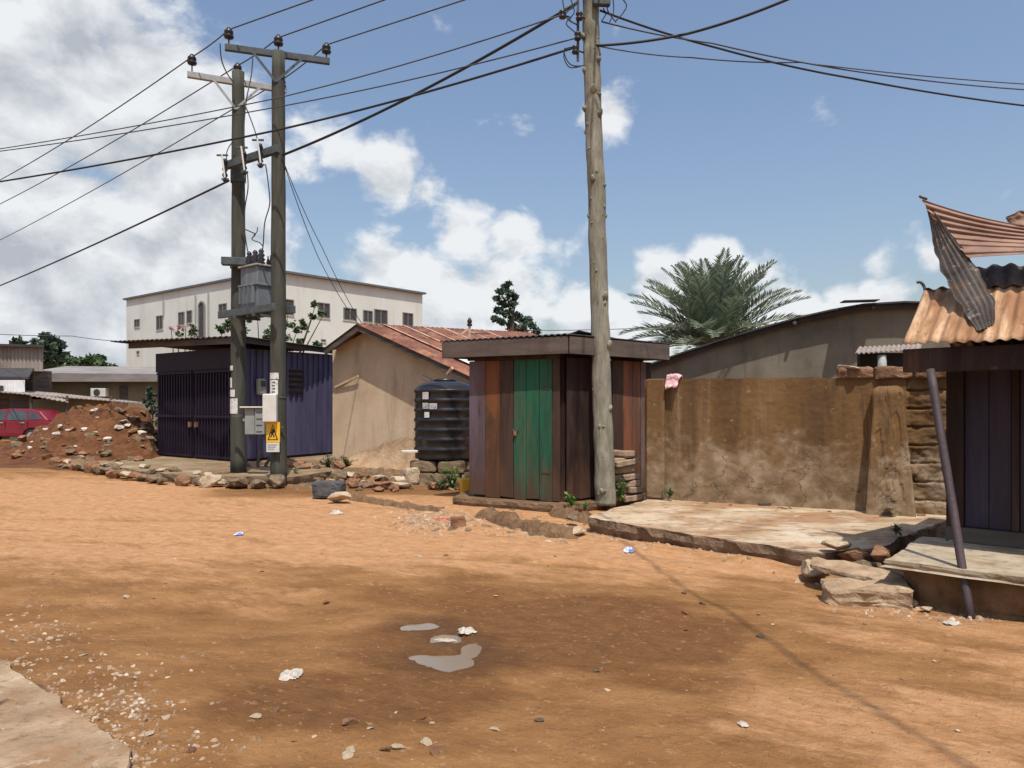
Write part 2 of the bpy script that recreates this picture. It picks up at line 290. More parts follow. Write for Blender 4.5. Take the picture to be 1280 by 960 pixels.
# brown wall : ochre wash above, worn paler plaster below, cracks
def brown_wall_mat():
    m = mat('ochre_plaster', [(.28, (.098, .049, .018)), (.5, (.155, .082, .03)), (.75, (.225, .128, .052))], 1.1, (1, 1, .6), bump=.5, bscale=14, bdist=.02,
        overlays=[((.07, .04, .02), 2.4, (1, 1, .14), .5, .68, .75), ((.27, .2, .125), 3.4, (1, 1, .09), .58, .72, .55), ((.05, .032, .02), 7, (1, 1, .07), .6, .7, .6), ((.33, .26, .18), 9, (1, 1, .8), .64, .7, .7)])
    nt = m.node_tree; L = nt.links.new; b = nt.nodes['Principled BSDF']
    src = b.inputs['Base Color'].links[0].from_socket
    tc = nn(nt, 'ShaderNodeTexCoord'); sx = nn(nt, 'ShaderNodeSeparateXYZ'); L(tc.outputs['Object'], sx.inputs[0])
    n1 = nn(nt, 'ShaderNodeTexNoise'); n1.inputs['Scale'].default_value = 1.9; n1.inputs['Detail'].default_value = 8; n1.inputs['Roughness'].default_value = .65
    L(tc.outputs['Object'], n1.inputs['Vector'])
    ma = nn(nt, 'ShaderNodeMath', operation='MULTIPLY_ADD'); L(n1.outputs['Fac'], ma.inputs[0]); ma.inputs[1].default_value = -2.6
    L(sx.outputs['Z'], ma.inputs[2])
    mr = nn(nt, 'ShaderNodeMapRange'); mr.inputs['From Min'].default_value = -.55; mr.inputs['From Max'].default_value = -.15; mr.inputs['To Min'].default_value = .8; mr.inputs['To Max'].default_value = 0
    L(ma.outputs[0], mr.inputs['Value'])
    n2 = nn(nt, 'ShaderNodeTexNoise'); n2.inputs['Scale'].default_value = 5; n2.inputs['Detail'].default_value = 8; L(tc.outputs['Object'], n2.inputs['Vector'])
    rp = nn(nt, 'ShaderNodeValToRGB'); e = rp.color_ramp.elements; e.new(.5)
    for i, (p, c) in enumerate(((.3, (.15, .095, .05)), (.5, (.25, .175, .105)), (.72, (.4, .31, .21)))): e[i].position = p; e[i].color = (*c, 1)
    L(n2.outputs['Fac'], rp.inputs['Fac'])
    mx = nn(nt, 'ShaderNodeMix', data_type='RGBA'); L(mr.outputs['Result'], mx.inputs['Factor']); L(src, mx.inputs['A']); L(rp.outputs['Color'], mx.inputs['B'])
    # cracks
    vo = nn(nt, 'ShaderNodeTexVoronoi', feature='DISTANCE_TO_EDGE'); vo.inputs['Scale'].default_value = 1.1
    n3 = nn(nt, 'ShaderNodeTexNoise'); n3.inputs['Scale'].default_value = 2.5; n3.inputs['Detail'].default_value = 6; L(tc.outputs['Object'], n3.inputs['Vector'])
    av = nn(nt, 'ShaderNodeVectorMath', operation='ADD'); L(tc.outputs['Object'], av.inputs[0]); L(n3.outputs['Color'], av.inputs[1]); L(av.outputs[0], vo.inputs['Vector'])
    cr = nn(nt, 'ShaderNodeMapRange'); cr.inputs['From Min'].default_value = .004; cr.inputs['From Max'].default_value = .016; cr.inputs['To Min'].default_value = .75; cr.inputs['To Max'].default_value = 0
    L(vo.outputs['Distance'], cr.inputs['Value'])
    mu = nn(nt, 'ShaderNodeMath', operation='MULTIPLY'); L(cr.outputs[0], mu.inputs[0]); L(mr.outputs['Result'], mu.inputs[1])
    m2 = nn(nt, 'ShaderNodeMix', data_type='RGBA'); L(mu.outputs[0], m2.inputs['Factor']); L(mx.outputs['Result'], m2.inputs['A']); m2.inputs['B'].default_value = (.06, .04, .025, 1)
    L(m2.outputs['Result'], b.inputs['Base Color'])
    return m
M['brown_wall'] = brown_wall_mat()

# ------------------------------------------------------------------ camera, sun, sky
cam = bpy.data.cameras.new('camera'); co = bpy.data.objects.new('camera', cam); COL.objects.link(co)
co.location = (0, 0, CH); co.rotation_euler = (R(90), 0, 0)
cam.sensor_width = 36; cam.lens = F/1280*36; cam.shift_y = 27/1280; cam.clip_end = 3000; cam.clip_start = .05
S.camera = co
SUN = Vector((.1, -.45, 1)).normalized()
sl = bpy.data.lights.new('sun', 'SUN'); so = bpy.data.objects.new('sun', sl); COL.objects.link(so)
sl.energy = 4.8; sl.angle = R(.53); sl.color = (1, .95, .87)
so.rotation_euler = SUN.to_track_quat('Z', 'Y').to_euler(); so.location = (3, -6, 30)
S.view_settings.view_transform = 'Standard'; S.view_settings.look = 'None'; S.view_settings.gamma = 1; S.view_settings.exposure = 0
S.view_settings.use_curve_mapping = False

w = bpy.data.worlds.new('World'); S.world = w; w.use_nodes = True; nt = w.node_tree; L = nt.links.new
bg = nt.nodes['Background']; bg.inputs['Strength'].default_value = .135
sky = nn(nt, 'ShaderNodeTexSky', sky_type='NISHITA'); sky.sun_disc = False
sky.sun_elevation = math.asin(SUN.z); sky.sun_rotation = math.atan2(SUN.x, SUN.y); sky.air_density = 1.3; sky.dust_density = 2.6; sky.ozone_density = 1.5
tc = nn(nt, 'ShaderNodeTexCoord')
def mth(op, a, b=None, c=None, clamp=False):
    n = nn(nt, 'ShaderNodeMath', operation=op); n.use_clamp = clamp
    for i, x in enumerate((a, b, c)):
        if x is None: continue
        if isinstance(x, (int, float)): n.inputs[i].default_value = x
        else: L(x, n.inputs[i])
    return n.outputs[0]
DIR = tc.outputs['Generated']
def pdir(px, py): return Vector(((px-640)/F, 1, (HZ-py)/F)).normalized()
blobs = [(60,110,250,1.15),(170,80,150,1.0),(290,140,130,1.05),(370,150,80,.8),(420,190,55,.6),(200,200,170,1.1),(50,300,270,1.1),(230,310,200,1.1),(350,190,90,.75),(110,410,230,1.1),(-220,200,330,1),(-420,400,400,1),(330,330,90,.85),(400,160,45,.5),
 (490,222,66,.95),(575,280,75,.85),(640,300,60,.75),(625,365,90,.95),(480,340,80,.95),(550,335,50,.6),(555,400,140,1),(700,300,50,.35),(380,420,120,.9),(530,240,60,.7),
 (757,138,56,.9),(825,350,60,1.05),(893,330,55,1.05),(868,388,100,1.1),(752,408,80,1.0),(940,385,70,1.0),(722,308,38,.55),(1098,333,46,.68),(1052,385,60,1.1),(1112,376,50,1.1),(1085,365,36,.9),(985,396,75,1.05),(1015,385,45,1.0),(1165,325,30,.62),(930,420,120,.9),(1230,380,70,.6),(1420,330,150,.8),(1700,250,240,.8)]
acc = None
for (x, y, r, s_) in blobs:
    c = pdir(x, y); dn = nn(nt, 'ShaderNodeVectorMath', operation='DISTANCE'); L(DIR, dn.inputs[0]); dn.inputs[1].default_value = c
    sc = 1/math.sqrt(1+((x-640)/F)**2+((y-HZ)/F)**2)
    rr = r/F*sc
    v = mth('MULTIPLY_ADD', dn.outputs['Value'], -s_/rr, s_)
    acc = v if acc is None else mth('MAXIMUM', acc, v)
acc = mth('MAXIMUM', acc, 0.0)
def cloudnoise(offset, scale, det):
    mp = nn(nt, 'ShaderNodeMapping'); mp.inputs['Scale'].default_value = (1, 1, 1.35); mp.inputs['Location'].default_value = offset; L(DIR, mp.inputs['Vector'])
    n = nn(nt, 'ShaderNodeTexNoise'); n.inputs['Scale'].default_value = scale; n.inputs['Detail'].default_value = det; n.inputs['Roughness'].default_value = .58; n.inputs['Distortion'].default_value = .25
    L(mp.outputs['Vector'], n.inputs['Vector']); return n.outputs['Fac']
def dens(off):
    n1 = cloudnoise(off, 9.0, 11)
    n2 = cloudnoise((off[0]+3.1, off[1], off[2]), 2.2, 4)
    a = mth('MULTIPLY_ADD', n1, 2.6, -1.3)
    a = mth('ADD', a, mth('MULTIPLY_ADD', n2, .8, -.4))
    return a
d0 = dens((0, 0, 0)); d1 = dens((.0, 0, .045))
# scattered cloud outside the picture as well
gen = mth('MULTIPLY_ADD', cloudnoise((5, 2, 1), 1.6, 3), 2.2, -1.25)
sxyz = nn(nt, 'ShaderNodeSeparateXYZ'); L(DIR, sxyz.inputs[0])
back = mth('MULTIPLY_ADD', sxyz.outputs['Y'], -2.0, .6, True)
field = mth('MAXIMUM', acc, mth('MULTIPLY', gen, back))
D = mth('ADD', mth('MULTIPLY', field, 1.35), mth('SUBTRACT', mth('MULTIPLY', d0, 1.0), .34))
mr = nn(nt, 'ShaderNodeMapRange', interpolation_type='SMOOTHSTEP'); mr.inputs['From Min'].default_value = 0; mr.inputs['From Max'].default_value = .5; L(D, mr.inputs['Value'])
hor = mth('MULTIPLY_ADD', sxyz.outputs['Z'], 40, .3, True)
alpha = mth('MULTIPLY', mr.outputs['Result'], hor)
relief = mth('MULTIPLY', mth('SUBTRACT', d0, d1), 1.15)
thick = mth('MULTIPLY_ADD', D, -.3, 1.0)
left = mth('MULTIPLY_ADD', sxyz.outputs['X'], .55, .0)      # the bank on the left is the deeper, greyer one
lum = mth('ADD', mth('ADD', thick, relief), mth('MINIMUM', left, .05), clamp=True)
cr = nn(nt, 'ShaderNodeValToRGB'); e = cr.color_ramp.elements; e.new(.5)
for i, (p, c) in enumerate(((.0, (3.5, 3.75, 4.15)), (.38, (4.75, 5.0, 5.35)), (.85, (6.3, 6.5, 6.7)))): e[i].position = p; e[i].color = (*[x/10 for x in c], 1)
L(lum, cr.inputs['Fac'])
vs = nn(nt, 'ShaderNodeVectorMath', operation='SCALE'); vs.inputs['Scale'].default_value = 10; L(cr.outputs['Color'], vs.inputs[0])
SKYG = nn(nt, 'ShaderNodeMix', data_type='RGBA', blend_type='MULTIPLY'); SKYG.inputs['Factor'].default_value = 1; L(sky.outputs['Color'], SKYG.inputs['A']); SKYG.inputs['B'].default_value = (1.03, 1.025, 1.07, 1)
mx = nn(nt, 'ShaderNodeMix', data_type='RGBA'); L(alpha, mx.inputs['Factor']); L(SKYG.outputs['Result'], mx.inputs['A']); L(vs.outputs[0], mx.inputs['B'])
L(mx.outputs['Result'], bg.inputs['Color'])

# ------------------------------------------------------------------ ground
PUD = [(-.27, 4.86, .08, .17), (-.66, 5.4, .15, .12), (-.44, 5.13, .14, .12), (-.40, 4.66, .21, .14), (-.56, 4.76, .12, .05)]
def pud(x, y):
    m = 0
    for (cx, cy, a, b) in PUD:
        d = math.hypot((x-cx)/a, (y-cy)/b)+.5*fnoise(x*6, y*4.5, 3.3)+.22*fnoise(x*16, y*12, 1.3)
        m = max(m, 1-smooth(.55, 1.35, d))
    return m
def wetm(x, y):
    m = 0
    for (cx, cy, a, b) in PUD:
        m = max(m, 1-smooth(.9, 2.6, math.hypot((x-cx)/(a+.03), (y-cy)/(b+.03))+.5*fnoise(x*3, y*3, 6.3)+.2*fnoise(x*11, y*9, 1.3)))
    return m
SLABF = [tuple(G(a_, b_, .0))[:2] for a_, b_ in ((728,668), (800,684), (900,697), (1000,712), (1034,718))]
def seg_d(x, y, a, b):
    dx, dy = b[0]-a[0], b[1]-a[1]; t_ = max(0, min(1, ((x-a[0])*dx+(y-a[1])*dy)/(dx*dx+dy*dy))); return math.hypot(x-a[0]-t_*dx, y-a[1]-t_*dy)
def gz(x, y):
    near = math.hypot((x+.45)/1.0, (y-5)/1.0)
    k = smooth(.5, 1.6, near)
    h = k*(.035*fnoise(x*.35, y*.35, 1)+.014*fnoise(x*1.1+y*.4, y*2.0, 5))+.007*fnoise(x*4, y*4, 2)*(.35+.65*k)
    # ruts along the street
    u = y+.32*x
    h += k*.018*math.sin(u*2.3+fnoise(x*.4, y*.4, 9)*2)*smooth(12, 6, u)
    if y < 16 and abs(x) < 14:
        for a_, off, dp in ((.16, 7.6, .020), (.16, 9.2, .022), (.16, 10.9, .016)):
            q_ = y+a_*x+.35*math.sin(x*.35)-off; h += 1.5*dp*k*(-math.exp(-(q_/.13)**2)+.55*math.exp(-((abs(q_)-.24)/.09)**2))*(.5+.5*fnoise(x*.6, off))
        if y < 8 and abs(x) < 5:
            for off, dp in ((4.95, .016), (6.35, .016), (3.5, .012)):
                q_ = (y+.62*x+.12*math.sin(x*1.1)-off)*.85; h += 1.5*dp*k*(-math.exp(-(q_/.10)**2)+.5*math.exp(-((abs(q_)-.18)/.07)**2))*(.4+.7*fnoise(x*.8, off))
            h += (.006*fnoise(x*9, y*9, 4)+.004*fnoise(x*19, y*19, 7))*(.3+.7*k)
    h -= .035*pud(x, y)
    if 5.5 < y < 11.5 and -.5 < x < 4.2:      # soil washed and trodden against the slab's front edge
        dm = min(seg_d(x, y, SLABF[i_], SLABF[i_+1]) for i_ in range(len(SLABF)-1))
        h += .075*math.exp(-(dm/(.16+.08*fnoise(x*1.3, y*1.3, 3)))**2)*max(.1, .55+1.1*fnoise(x*1.1, y*1.1, 8))
    far = smooth(40, 90, math.hypot(x, y))
    return h*(1-far)
def build_ground():
    ys = [-60, -30, -15, -8, -4, -1.5, 0, 1, 1.6]; y = 2.1
    while y < 30: ys.append(y); y *= 1.0085
    while y < 1500: ys.append(y); y *= 1.16
    xs = []; x = 0; st = .042
    while x < 900:
        xs.append(x); st = .042 if x < 2 else st*1.03; x += st
    xs = [-q for q in reversed(xs[1:])]+xs
    mb = MB(); rows = [[Vector((x, y, gz(x, y))) for x in xs] for y in ys]
    mb.grid(rows); o = mb.build('ground', None, fix=False, smooth_=True)
    me = o.data
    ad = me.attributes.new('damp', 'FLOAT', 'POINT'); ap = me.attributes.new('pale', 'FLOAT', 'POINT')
    dv = []; pv = []; wv_ = []
    for v in mb.v:
        x, y = v.x, v.y; w1 = fbm(x*.7, y*1.2, 4); w2 = fbm(x*.35+y*.2, y*1.6, 8)
        def el(cx, cy, a, b): return 1-smooth(.55, 1.2, math.hypot((x-cx)/a, (y-cy)/b)+.35*w1)
        d = max(1.05*el(.45, 5.25, 1.45, .85), .85*el(-.95, 4.0, .75, .5), .7*el(-.45, 5, .8, .8), .5*el(-.4, 6.2, 1.1, .5), .2*el(-2.2, 4.4, 1.3, .6), .6*el(-.55, 4.1, .7, .4), .5*el(.95, 4.35, .5, .25), pud(x, y))  # soft-edged darker brown patches in the soil, and round the puddle
        w3 = fbm(x*1.6, y*2.0, 12); w4 = fbm(x*.22, y*.5, 21)
        lim = lerp(6.5, 6.9, smooth(-3.2, -.6, x))-lerp(0, .9, smooth(.6, 2.4, x)); sf = lerp(1.7, .8, smooth(-2.5, .2, x))
        p = smooth(lim-sf*1.1, lim+sf, y+.6*w1+.4*w3)*lerp(.6, 1.12, smooth(6.4, 8.2, y+.5*w1))
        p = max(p, .62*smooth(.6, 1.7, x+.35*w1+.2*w3)*smooth(5.2, 4.2, y+.4*w2), .62*smooth(1.6, 2.6, x+.3*w1))
        p = max(0, min(1.15, p+.22*w2+.18*w3))
        # wheel tracks, two shallow darker lines curving along the street
        for off in (7.6, 9.2, 10.9):
            q_ = y+.16*x+.35*math.sin(x*.35)-off; p -= .28*math.exp(-(q_/.16)**2)*smooth(-.1, .4, w4+.2)
        p *= 1-.5*smooth(14.5, 18, y+w1)*smooth(-14, -5, x)
        p *= 1-.75*smooth(17.2, 19.5, y+1.0*w1)
        p *= 1-.6*smooth(15.2, 18.2, y+w1)*smooth(-5, -8.5, x)
        yard = smooth(12.5, 13.7, y+.35*w1)*smooth(-6.6, -4.6, x)*smooth(.4, -.6, x); p *= 1-.85*yard; d = max(d, .5*yard)
        p = max(0, p)
        wv_.append(wetm(x, y) if abs(x) < 3 and 3 < y < 8 else 0)
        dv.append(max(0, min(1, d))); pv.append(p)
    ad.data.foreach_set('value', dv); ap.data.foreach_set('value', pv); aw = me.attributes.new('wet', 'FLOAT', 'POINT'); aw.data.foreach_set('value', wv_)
    # material
    m = mat('laterite_dirt', [(.28, (.165, .077, .027)), (.5, (.25, .123, .046)), (.75, (.345, .183, .075))], 2.2, (.7, 1.3, 1), bump=.75, bscale=28, bdist=.02, rough=.95, spec=.15)
    n_ = m.node_tree; LL = n_.links.new; b = n_.nodes['Principled BSDF']; src = b.inputs['Base Color'].links[0].from_socket
    tcc = nn(n_, 'ShaderNodeTexCoord')
    def nz(sc, st, det=8):
        mp = nn(n_, 'ShaderNodeMapping'); mp.vector_type = 'TEXTURE'; mp.inputs['Scale'].default_value = tuple(1/q for q in st); mp.inputs['Rotation'].default_value = (0, 0, R(-34)); LL(tcc.outputs['Object'], mp.inputs['Vector'])
        q = nn(n_, 'ShaderNodeTexNoise'); q.inputs['Scale'].default_value = sc; q.inputs['Detail'].default_value = det; q.inputs['Roughness'].default_value = .65; LL(mp.outputs[0], q.inputs['Vector']); return q.outputs['Fac']
    def rmp(i, st):
        r = nn(n_, 'ShaderNodeValToRGB'); e = r.color_ramp.elements
        while len(e) < len(st): e.new(.5)
        for k, (p, c) in enumerate(st): e[k].position = p; e[k].color = (*c, 1)
        LL(i, r.inputs['Fac']); return r.outputs['Color']
    def mix(f, a, c):
        q = nn(n_, 'ShaderNodeMix', data_type='RGBA'); LL(f, q.inputs['Factor']); LL(a, q.inputs['A'])
        if isinstance(c, tuple): q.inputs['B'].default_value = (*c, 1)
        else: LL(c, q.inputs['B'])
        return q.outputs['Result']
    def mrg(i, lo, hi, a=0., c=1.):
        q = nn(n_, 'ShaderNodeMapRange', interpolation_type='SMOOTHSTEP'); q.inputs[1].default_value = lo; q.inputs[2].default_value = hi; q.inputs[3].default_value = a; q.inputs[4].default_value = c; LL(i, q.inputs[0]); return q.outputs[0]
    def mt(op, a, c):
        q = nn(n_, 'ShaderNodeMath', operation=op)
        for k, v in enumerate((a, c)):
            if isinstance(v, (int, float)): q.inputs[k].default_value = v
            else: LL(v, q.inputs[k])
        return q.outputs[0]
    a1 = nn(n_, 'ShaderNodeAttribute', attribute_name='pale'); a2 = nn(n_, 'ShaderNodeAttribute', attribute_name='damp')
    streak = nz(1.25, (.35, 1.35, 1)); fine = nz(7, (.8, 1.15, 1)); grit = nz(70, (1, 1, 1), 4); mid = nz(2.6, (.55, 1.3, 1), 10)
    pale = rmp(fine, [(.28, (.34, .166, .073)), (.5, (.435, .233, .11)), (.75, (.525, .307, .16))])
    brk = mt('ADD', mt('MULTIPLY', mt('SUBTRACT', streak, .5), 2.1), mt('MULTIPLY', mt('SUBTRACT', mid, .5), 1.3))
    brk = mt('ADD', brk, mt('MULTIPLY', mt('SUBTRACT', nz(14, (.6, 1.3, 1), 10), .5), 1.1))
    f1 = mrg(mt('ADD', a1.outputs['Fac'], brk), .2, 1.05)
    c1 = mix(f1, src, pale)
    dark_earth_col = rmp(fine, [(.3, (.116, .051, .017)), (.7, (.192, .088, .031))])
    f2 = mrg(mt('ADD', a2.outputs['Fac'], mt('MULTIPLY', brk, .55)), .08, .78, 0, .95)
    c2 = mix(f2, c1, dark_earth_col)
    # dry crusts, worn tracks and dark crumbs
    c2 = mix(mrg(nz(11, (.6, 1.4, 1), 9), .56, .68, 0, .4), c2, (.17, .078, .034))
    c2 = mix(mrg(nz(17, (.9, 1.2, 1), 9), .58, .68, 0, .4), c2, (.5, .31, .18))
    def pebbles(sc, thr, col, amt, c_in):
        vo = nn(n_, 'ShaderNodeTexVoronoi'); vo.inputs['Scale'].default_value = sc; LL(tcc.outputs['Object'], vo.inputs['Vector'])
        sp = nn(n_, 'ShaderNodeSeparateColor'); LL(vo.outputs['Color'], sp.inputs[0])
        pick = mrg(mt('ADD', sp.outputs[0], mt('MULTIPLY', mt('SUBTRACT', mid, .5), .8)), thr, thr+.02)
        rad = mt('MULTIPLY', sp.outputs[1], .28)
        disc = mt('LESS_THAN', vo.outputs['Distance'], rad)
        mk = mt('MULTIPLY', mt('MULTIPLY', pick, disc), amt)
        return mix(mk, c_in, col), mk
    c3, m1 = pebbles(38, .95, (.46, .33, .22), .7, c2)
    c3, m2 = pebbles(70, .78, (.12, .06, .03), .8, c3)
    c3, m3 = pebbles(95, .86, (.44, .28, .165), .6, c3)
    c4 = mix(mrg(grit, .6, .72, 0, .35), c3, (.12, .055, .025))
    a3 = nn(n_, 'ShaderNodeAttribute', attribute_name='wet'); wf_ = mrg(mt('ADD', a3.outputs['Fac'], mt('MULTIPLY', mt('SUBTRACT', mid, .5), .4)), .05, 1.1, 0, .45)
    c4 = mix(wf_, c4, (.05, .024, .011))
    # relief: lumps, grains and half buried pebbles
    bsum = mt('ADD', mt('ADD', mt('MULTIPLY', nz(5, (.8, 1.2, 1), 10), 1.0), mt('MULTIPLY', nz(26, (1, 1, 1), 9), .45)), mt('ADD', mt('MULTIPLY', m1, .12), mt('MULTIPLY', m3, .06)))
    bpn = b.inputs['Normal'].links[0].from_node; bpn.inputs['Strength'].default_value = .9; bpn.inputs['Distance'].default_value = .06; LL(bsum, bpn.inputs['Height'])
    LL(c4, b.inputs['Base Color'])
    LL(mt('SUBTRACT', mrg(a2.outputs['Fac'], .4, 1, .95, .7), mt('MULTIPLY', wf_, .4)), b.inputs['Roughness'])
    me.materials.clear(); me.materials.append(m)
    tag(o, 'orange dirt street with darker earth round a puddle', 'ground', kind='structure')
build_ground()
wat = bpy.data.materials.new('muddy_water'); wat.use_nodes = True; bb = wat.node_tree.nodes['Principled BSDF']
bb.inputs['Base Color'].default_value = (.2, .15, .105, 1); bb.inputs['Roughness'].default_value = .12; bb.inputs['IOR'].default_value = 1.33; bb.inputs['Specular IOR Level'].default_value = .9
_n = wat.node_tree; _b = nn(_n, 'ShaderNodeBump'); _b.inputs['Strength'].default_value = .04; _t = nn(_n, 'ShaderNodeTexNoise'); _t.inputs['Scale'].default_value = 14; _n.links.new(_t.outputs['Fac'], _b.inputs['Height']); _n.links.new(_b.outputs['Normal'], bb.inputs['Normal'])
mb = MB(); mb.prism([Vector((-.5+.75*math.cos(t*.35), 5.0+.75*math.sin(t*.35), -.022)) for t in range(18)], (0, 0, .001))
tag(mb.build('water', wat), 'shallow muddy puddle lying in the dirt street', 'puddle', kind='structure')

# ------------------------------------------------------------------ slabs and pavements
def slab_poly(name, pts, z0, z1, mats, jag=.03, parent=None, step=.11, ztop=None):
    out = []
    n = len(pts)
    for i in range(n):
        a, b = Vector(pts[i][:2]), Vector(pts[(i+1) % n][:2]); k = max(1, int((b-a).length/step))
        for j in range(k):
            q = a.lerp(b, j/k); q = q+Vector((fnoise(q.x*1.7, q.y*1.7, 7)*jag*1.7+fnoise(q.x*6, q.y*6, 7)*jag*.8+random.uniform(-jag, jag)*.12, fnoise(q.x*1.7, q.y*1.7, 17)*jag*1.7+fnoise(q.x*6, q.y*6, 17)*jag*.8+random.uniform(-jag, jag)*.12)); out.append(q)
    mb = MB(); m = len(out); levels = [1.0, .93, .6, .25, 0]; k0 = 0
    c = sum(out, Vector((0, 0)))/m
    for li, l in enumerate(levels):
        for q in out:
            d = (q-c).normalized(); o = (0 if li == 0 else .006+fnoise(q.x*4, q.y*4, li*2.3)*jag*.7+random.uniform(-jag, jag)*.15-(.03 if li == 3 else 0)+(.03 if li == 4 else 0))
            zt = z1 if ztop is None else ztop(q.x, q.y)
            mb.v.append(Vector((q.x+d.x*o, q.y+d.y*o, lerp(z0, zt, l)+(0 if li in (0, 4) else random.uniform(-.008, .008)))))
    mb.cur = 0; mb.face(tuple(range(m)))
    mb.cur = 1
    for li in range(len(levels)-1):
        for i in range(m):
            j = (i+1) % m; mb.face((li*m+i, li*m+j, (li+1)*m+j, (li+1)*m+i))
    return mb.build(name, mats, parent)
g = lambda px, py, z: tuple(G(px, py, z))
PZ = .18
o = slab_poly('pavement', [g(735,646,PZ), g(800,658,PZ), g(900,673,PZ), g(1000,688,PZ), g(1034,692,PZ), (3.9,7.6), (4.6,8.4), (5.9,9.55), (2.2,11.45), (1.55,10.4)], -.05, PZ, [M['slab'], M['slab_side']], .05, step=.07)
tag(o, 'cracked pale concrete slab in front of the brown wall', 'pavement', kind='structure')
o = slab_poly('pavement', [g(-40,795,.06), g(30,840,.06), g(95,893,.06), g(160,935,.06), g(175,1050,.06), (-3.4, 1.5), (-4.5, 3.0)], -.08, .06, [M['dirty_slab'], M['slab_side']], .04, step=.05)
tag(o, 'concrete pavement corner at the bottom left edge of the street', 'pavement', kind='structure')
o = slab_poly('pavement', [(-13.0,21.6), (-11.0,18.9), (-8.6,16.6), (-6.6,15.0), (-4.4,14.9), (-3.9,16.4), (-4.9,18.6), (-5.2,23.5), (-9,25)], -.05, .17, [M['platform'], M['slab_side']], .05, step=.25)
tag(o, 'stone edged concrete platform under the purple kiosk', 'pavement', kind='structure')

# ------------------------------------------------------------------ stones
def rock_mesh(name, seed, m, flatness=.6, n=16):
    rnd = random.Random(seed); bm = bmesh.new()
    for _ in range(n):
        v = Vector((rnd.gauss(0, 1), rnd.gauss(0, 1), rnd.gauss(0, 1))).normalized()*rnd.uniform(.75, 1.05); v.z *= flatness; bm.verts.new(v*.5)
    r = bmesh.ops.convex_hull(bm, input=bm.verts)
    bmesh.ops.delete(bm, geom=[e for e in set(r['geom_interior'])|set(r['geom_unused']) if isinstance(e, bmesh.types.BMVert)], context='VERTS'); bmesh.ops.dissolve_limit(bm, angle_limit=R(9), verts=bm.verts, edges=bm.edges)
    bmesh.ops.bevel(bm, geom=list(bm.edges), offset=.022, segments=1, affect='EDGES', clamp_overlap=True)
    bmesh.ops.triangulate(bm, faces=bm.faces); bmesh.ops.subdivide_edges(bm, edges=bm.edges, cuts=1)
    for v in bm.verts: v.co *= 1+.09*mnoise.noise(v.co*5+Vector((seed, 0, 0)))+.05*mnoise.noise(v.co*13+Vector((0, seed, 0)))
    bmesh.ops.recalc_face_normals(bm, faces=bm.faces)
    me = bpy.data.meshes.new(name); bm.to_mesh(me); bm.free(); me.materials.append(m); return me
ROCK = {k: [rock_mesh('stone', 10*i+j, M['stone_'+k], random.choice((.45, .6, .75)), 18) for j in range(6)] for i, k in enumerate(('grey', 'pale', 'red', 'white'))}
def stone(x, y, z, s, kind, label, group, sq=1.0, name='stone', sink=.25):
    o = bpy.data.objects.new(name, random.choice(ROCK[kind])); COL.objects.link(o)
    sc = (s*random.uniform(.8, 1.25), s*random.uniform(.7, 1.1), s*random.uniform(.7, 1.05)*sq)
    o.scale = sc; o.location = (x, y, z+sc[2]*(.3-sink*.4)); o.rotation_euler = (random.uniform(-.25, .25), random.uniform(-.25, .25), random.uniform(0, 6.28))
    return tag(o, label, 'stone', group)

# border of rubble round the purple kiosk's platform
edge = [(-12.75,21.0), (-11.0,18.6), (-8.65,16.35), (-6.5,14.75), (-4.9,14.3), (-3.9,14.4)]
def along(path, t):
    ds = [(Vector(path[i+1])-Vector(path[i])).length for i in range(len(path)-1)]; d = t*sum(ds)
    for i, q in enumerate(ds):
        if d <= q or i == len(ds)-1: return Vector(path[i]).lerp(Vector(path[i+1]), min(1, d/q))
        d -= q
for i in range(46):
    q = along(edge, (i+.5)/46*.95); s_ = random.uniform(.3, .52)
    k = random.choice(('grey', 'grey', 'grey', 'pale', 'red'))
    stone(q.x+random.uniform(-.1, .12), q.y+random.uniform(-.12, .12), .02, s_, k, {'grey': 'grey brown rubble stone in the row edging the purple kiosk platform', 'pale': 'pale rubble stone in the row edging the purple kiosk platform', 'red': 'reddish rubble stone in the row edging the purple kiosk platform'}[k], {'grey': 'grey border stones', 'pale': 'pale border stones', 'red': 'reddish border stones'}[k])
for i in range(22):
    q = along(edge, random.uniform(.02, .8)); k = random.choice(('grey', 'pale'))
    stone(q.x+random.uniform(0, .35), q.y+random.uniform(.1, .5), .16, random.uniform(.18, .32), k, {'grey': 'smaller grey stone lying on top of the platform edging', 'pale': 'smaller pale stone lying on top of the platform edging'}[k], {'grey': 'grey stones on the platform edge', 'pale': 'pale stones on the platform edge'}[k])

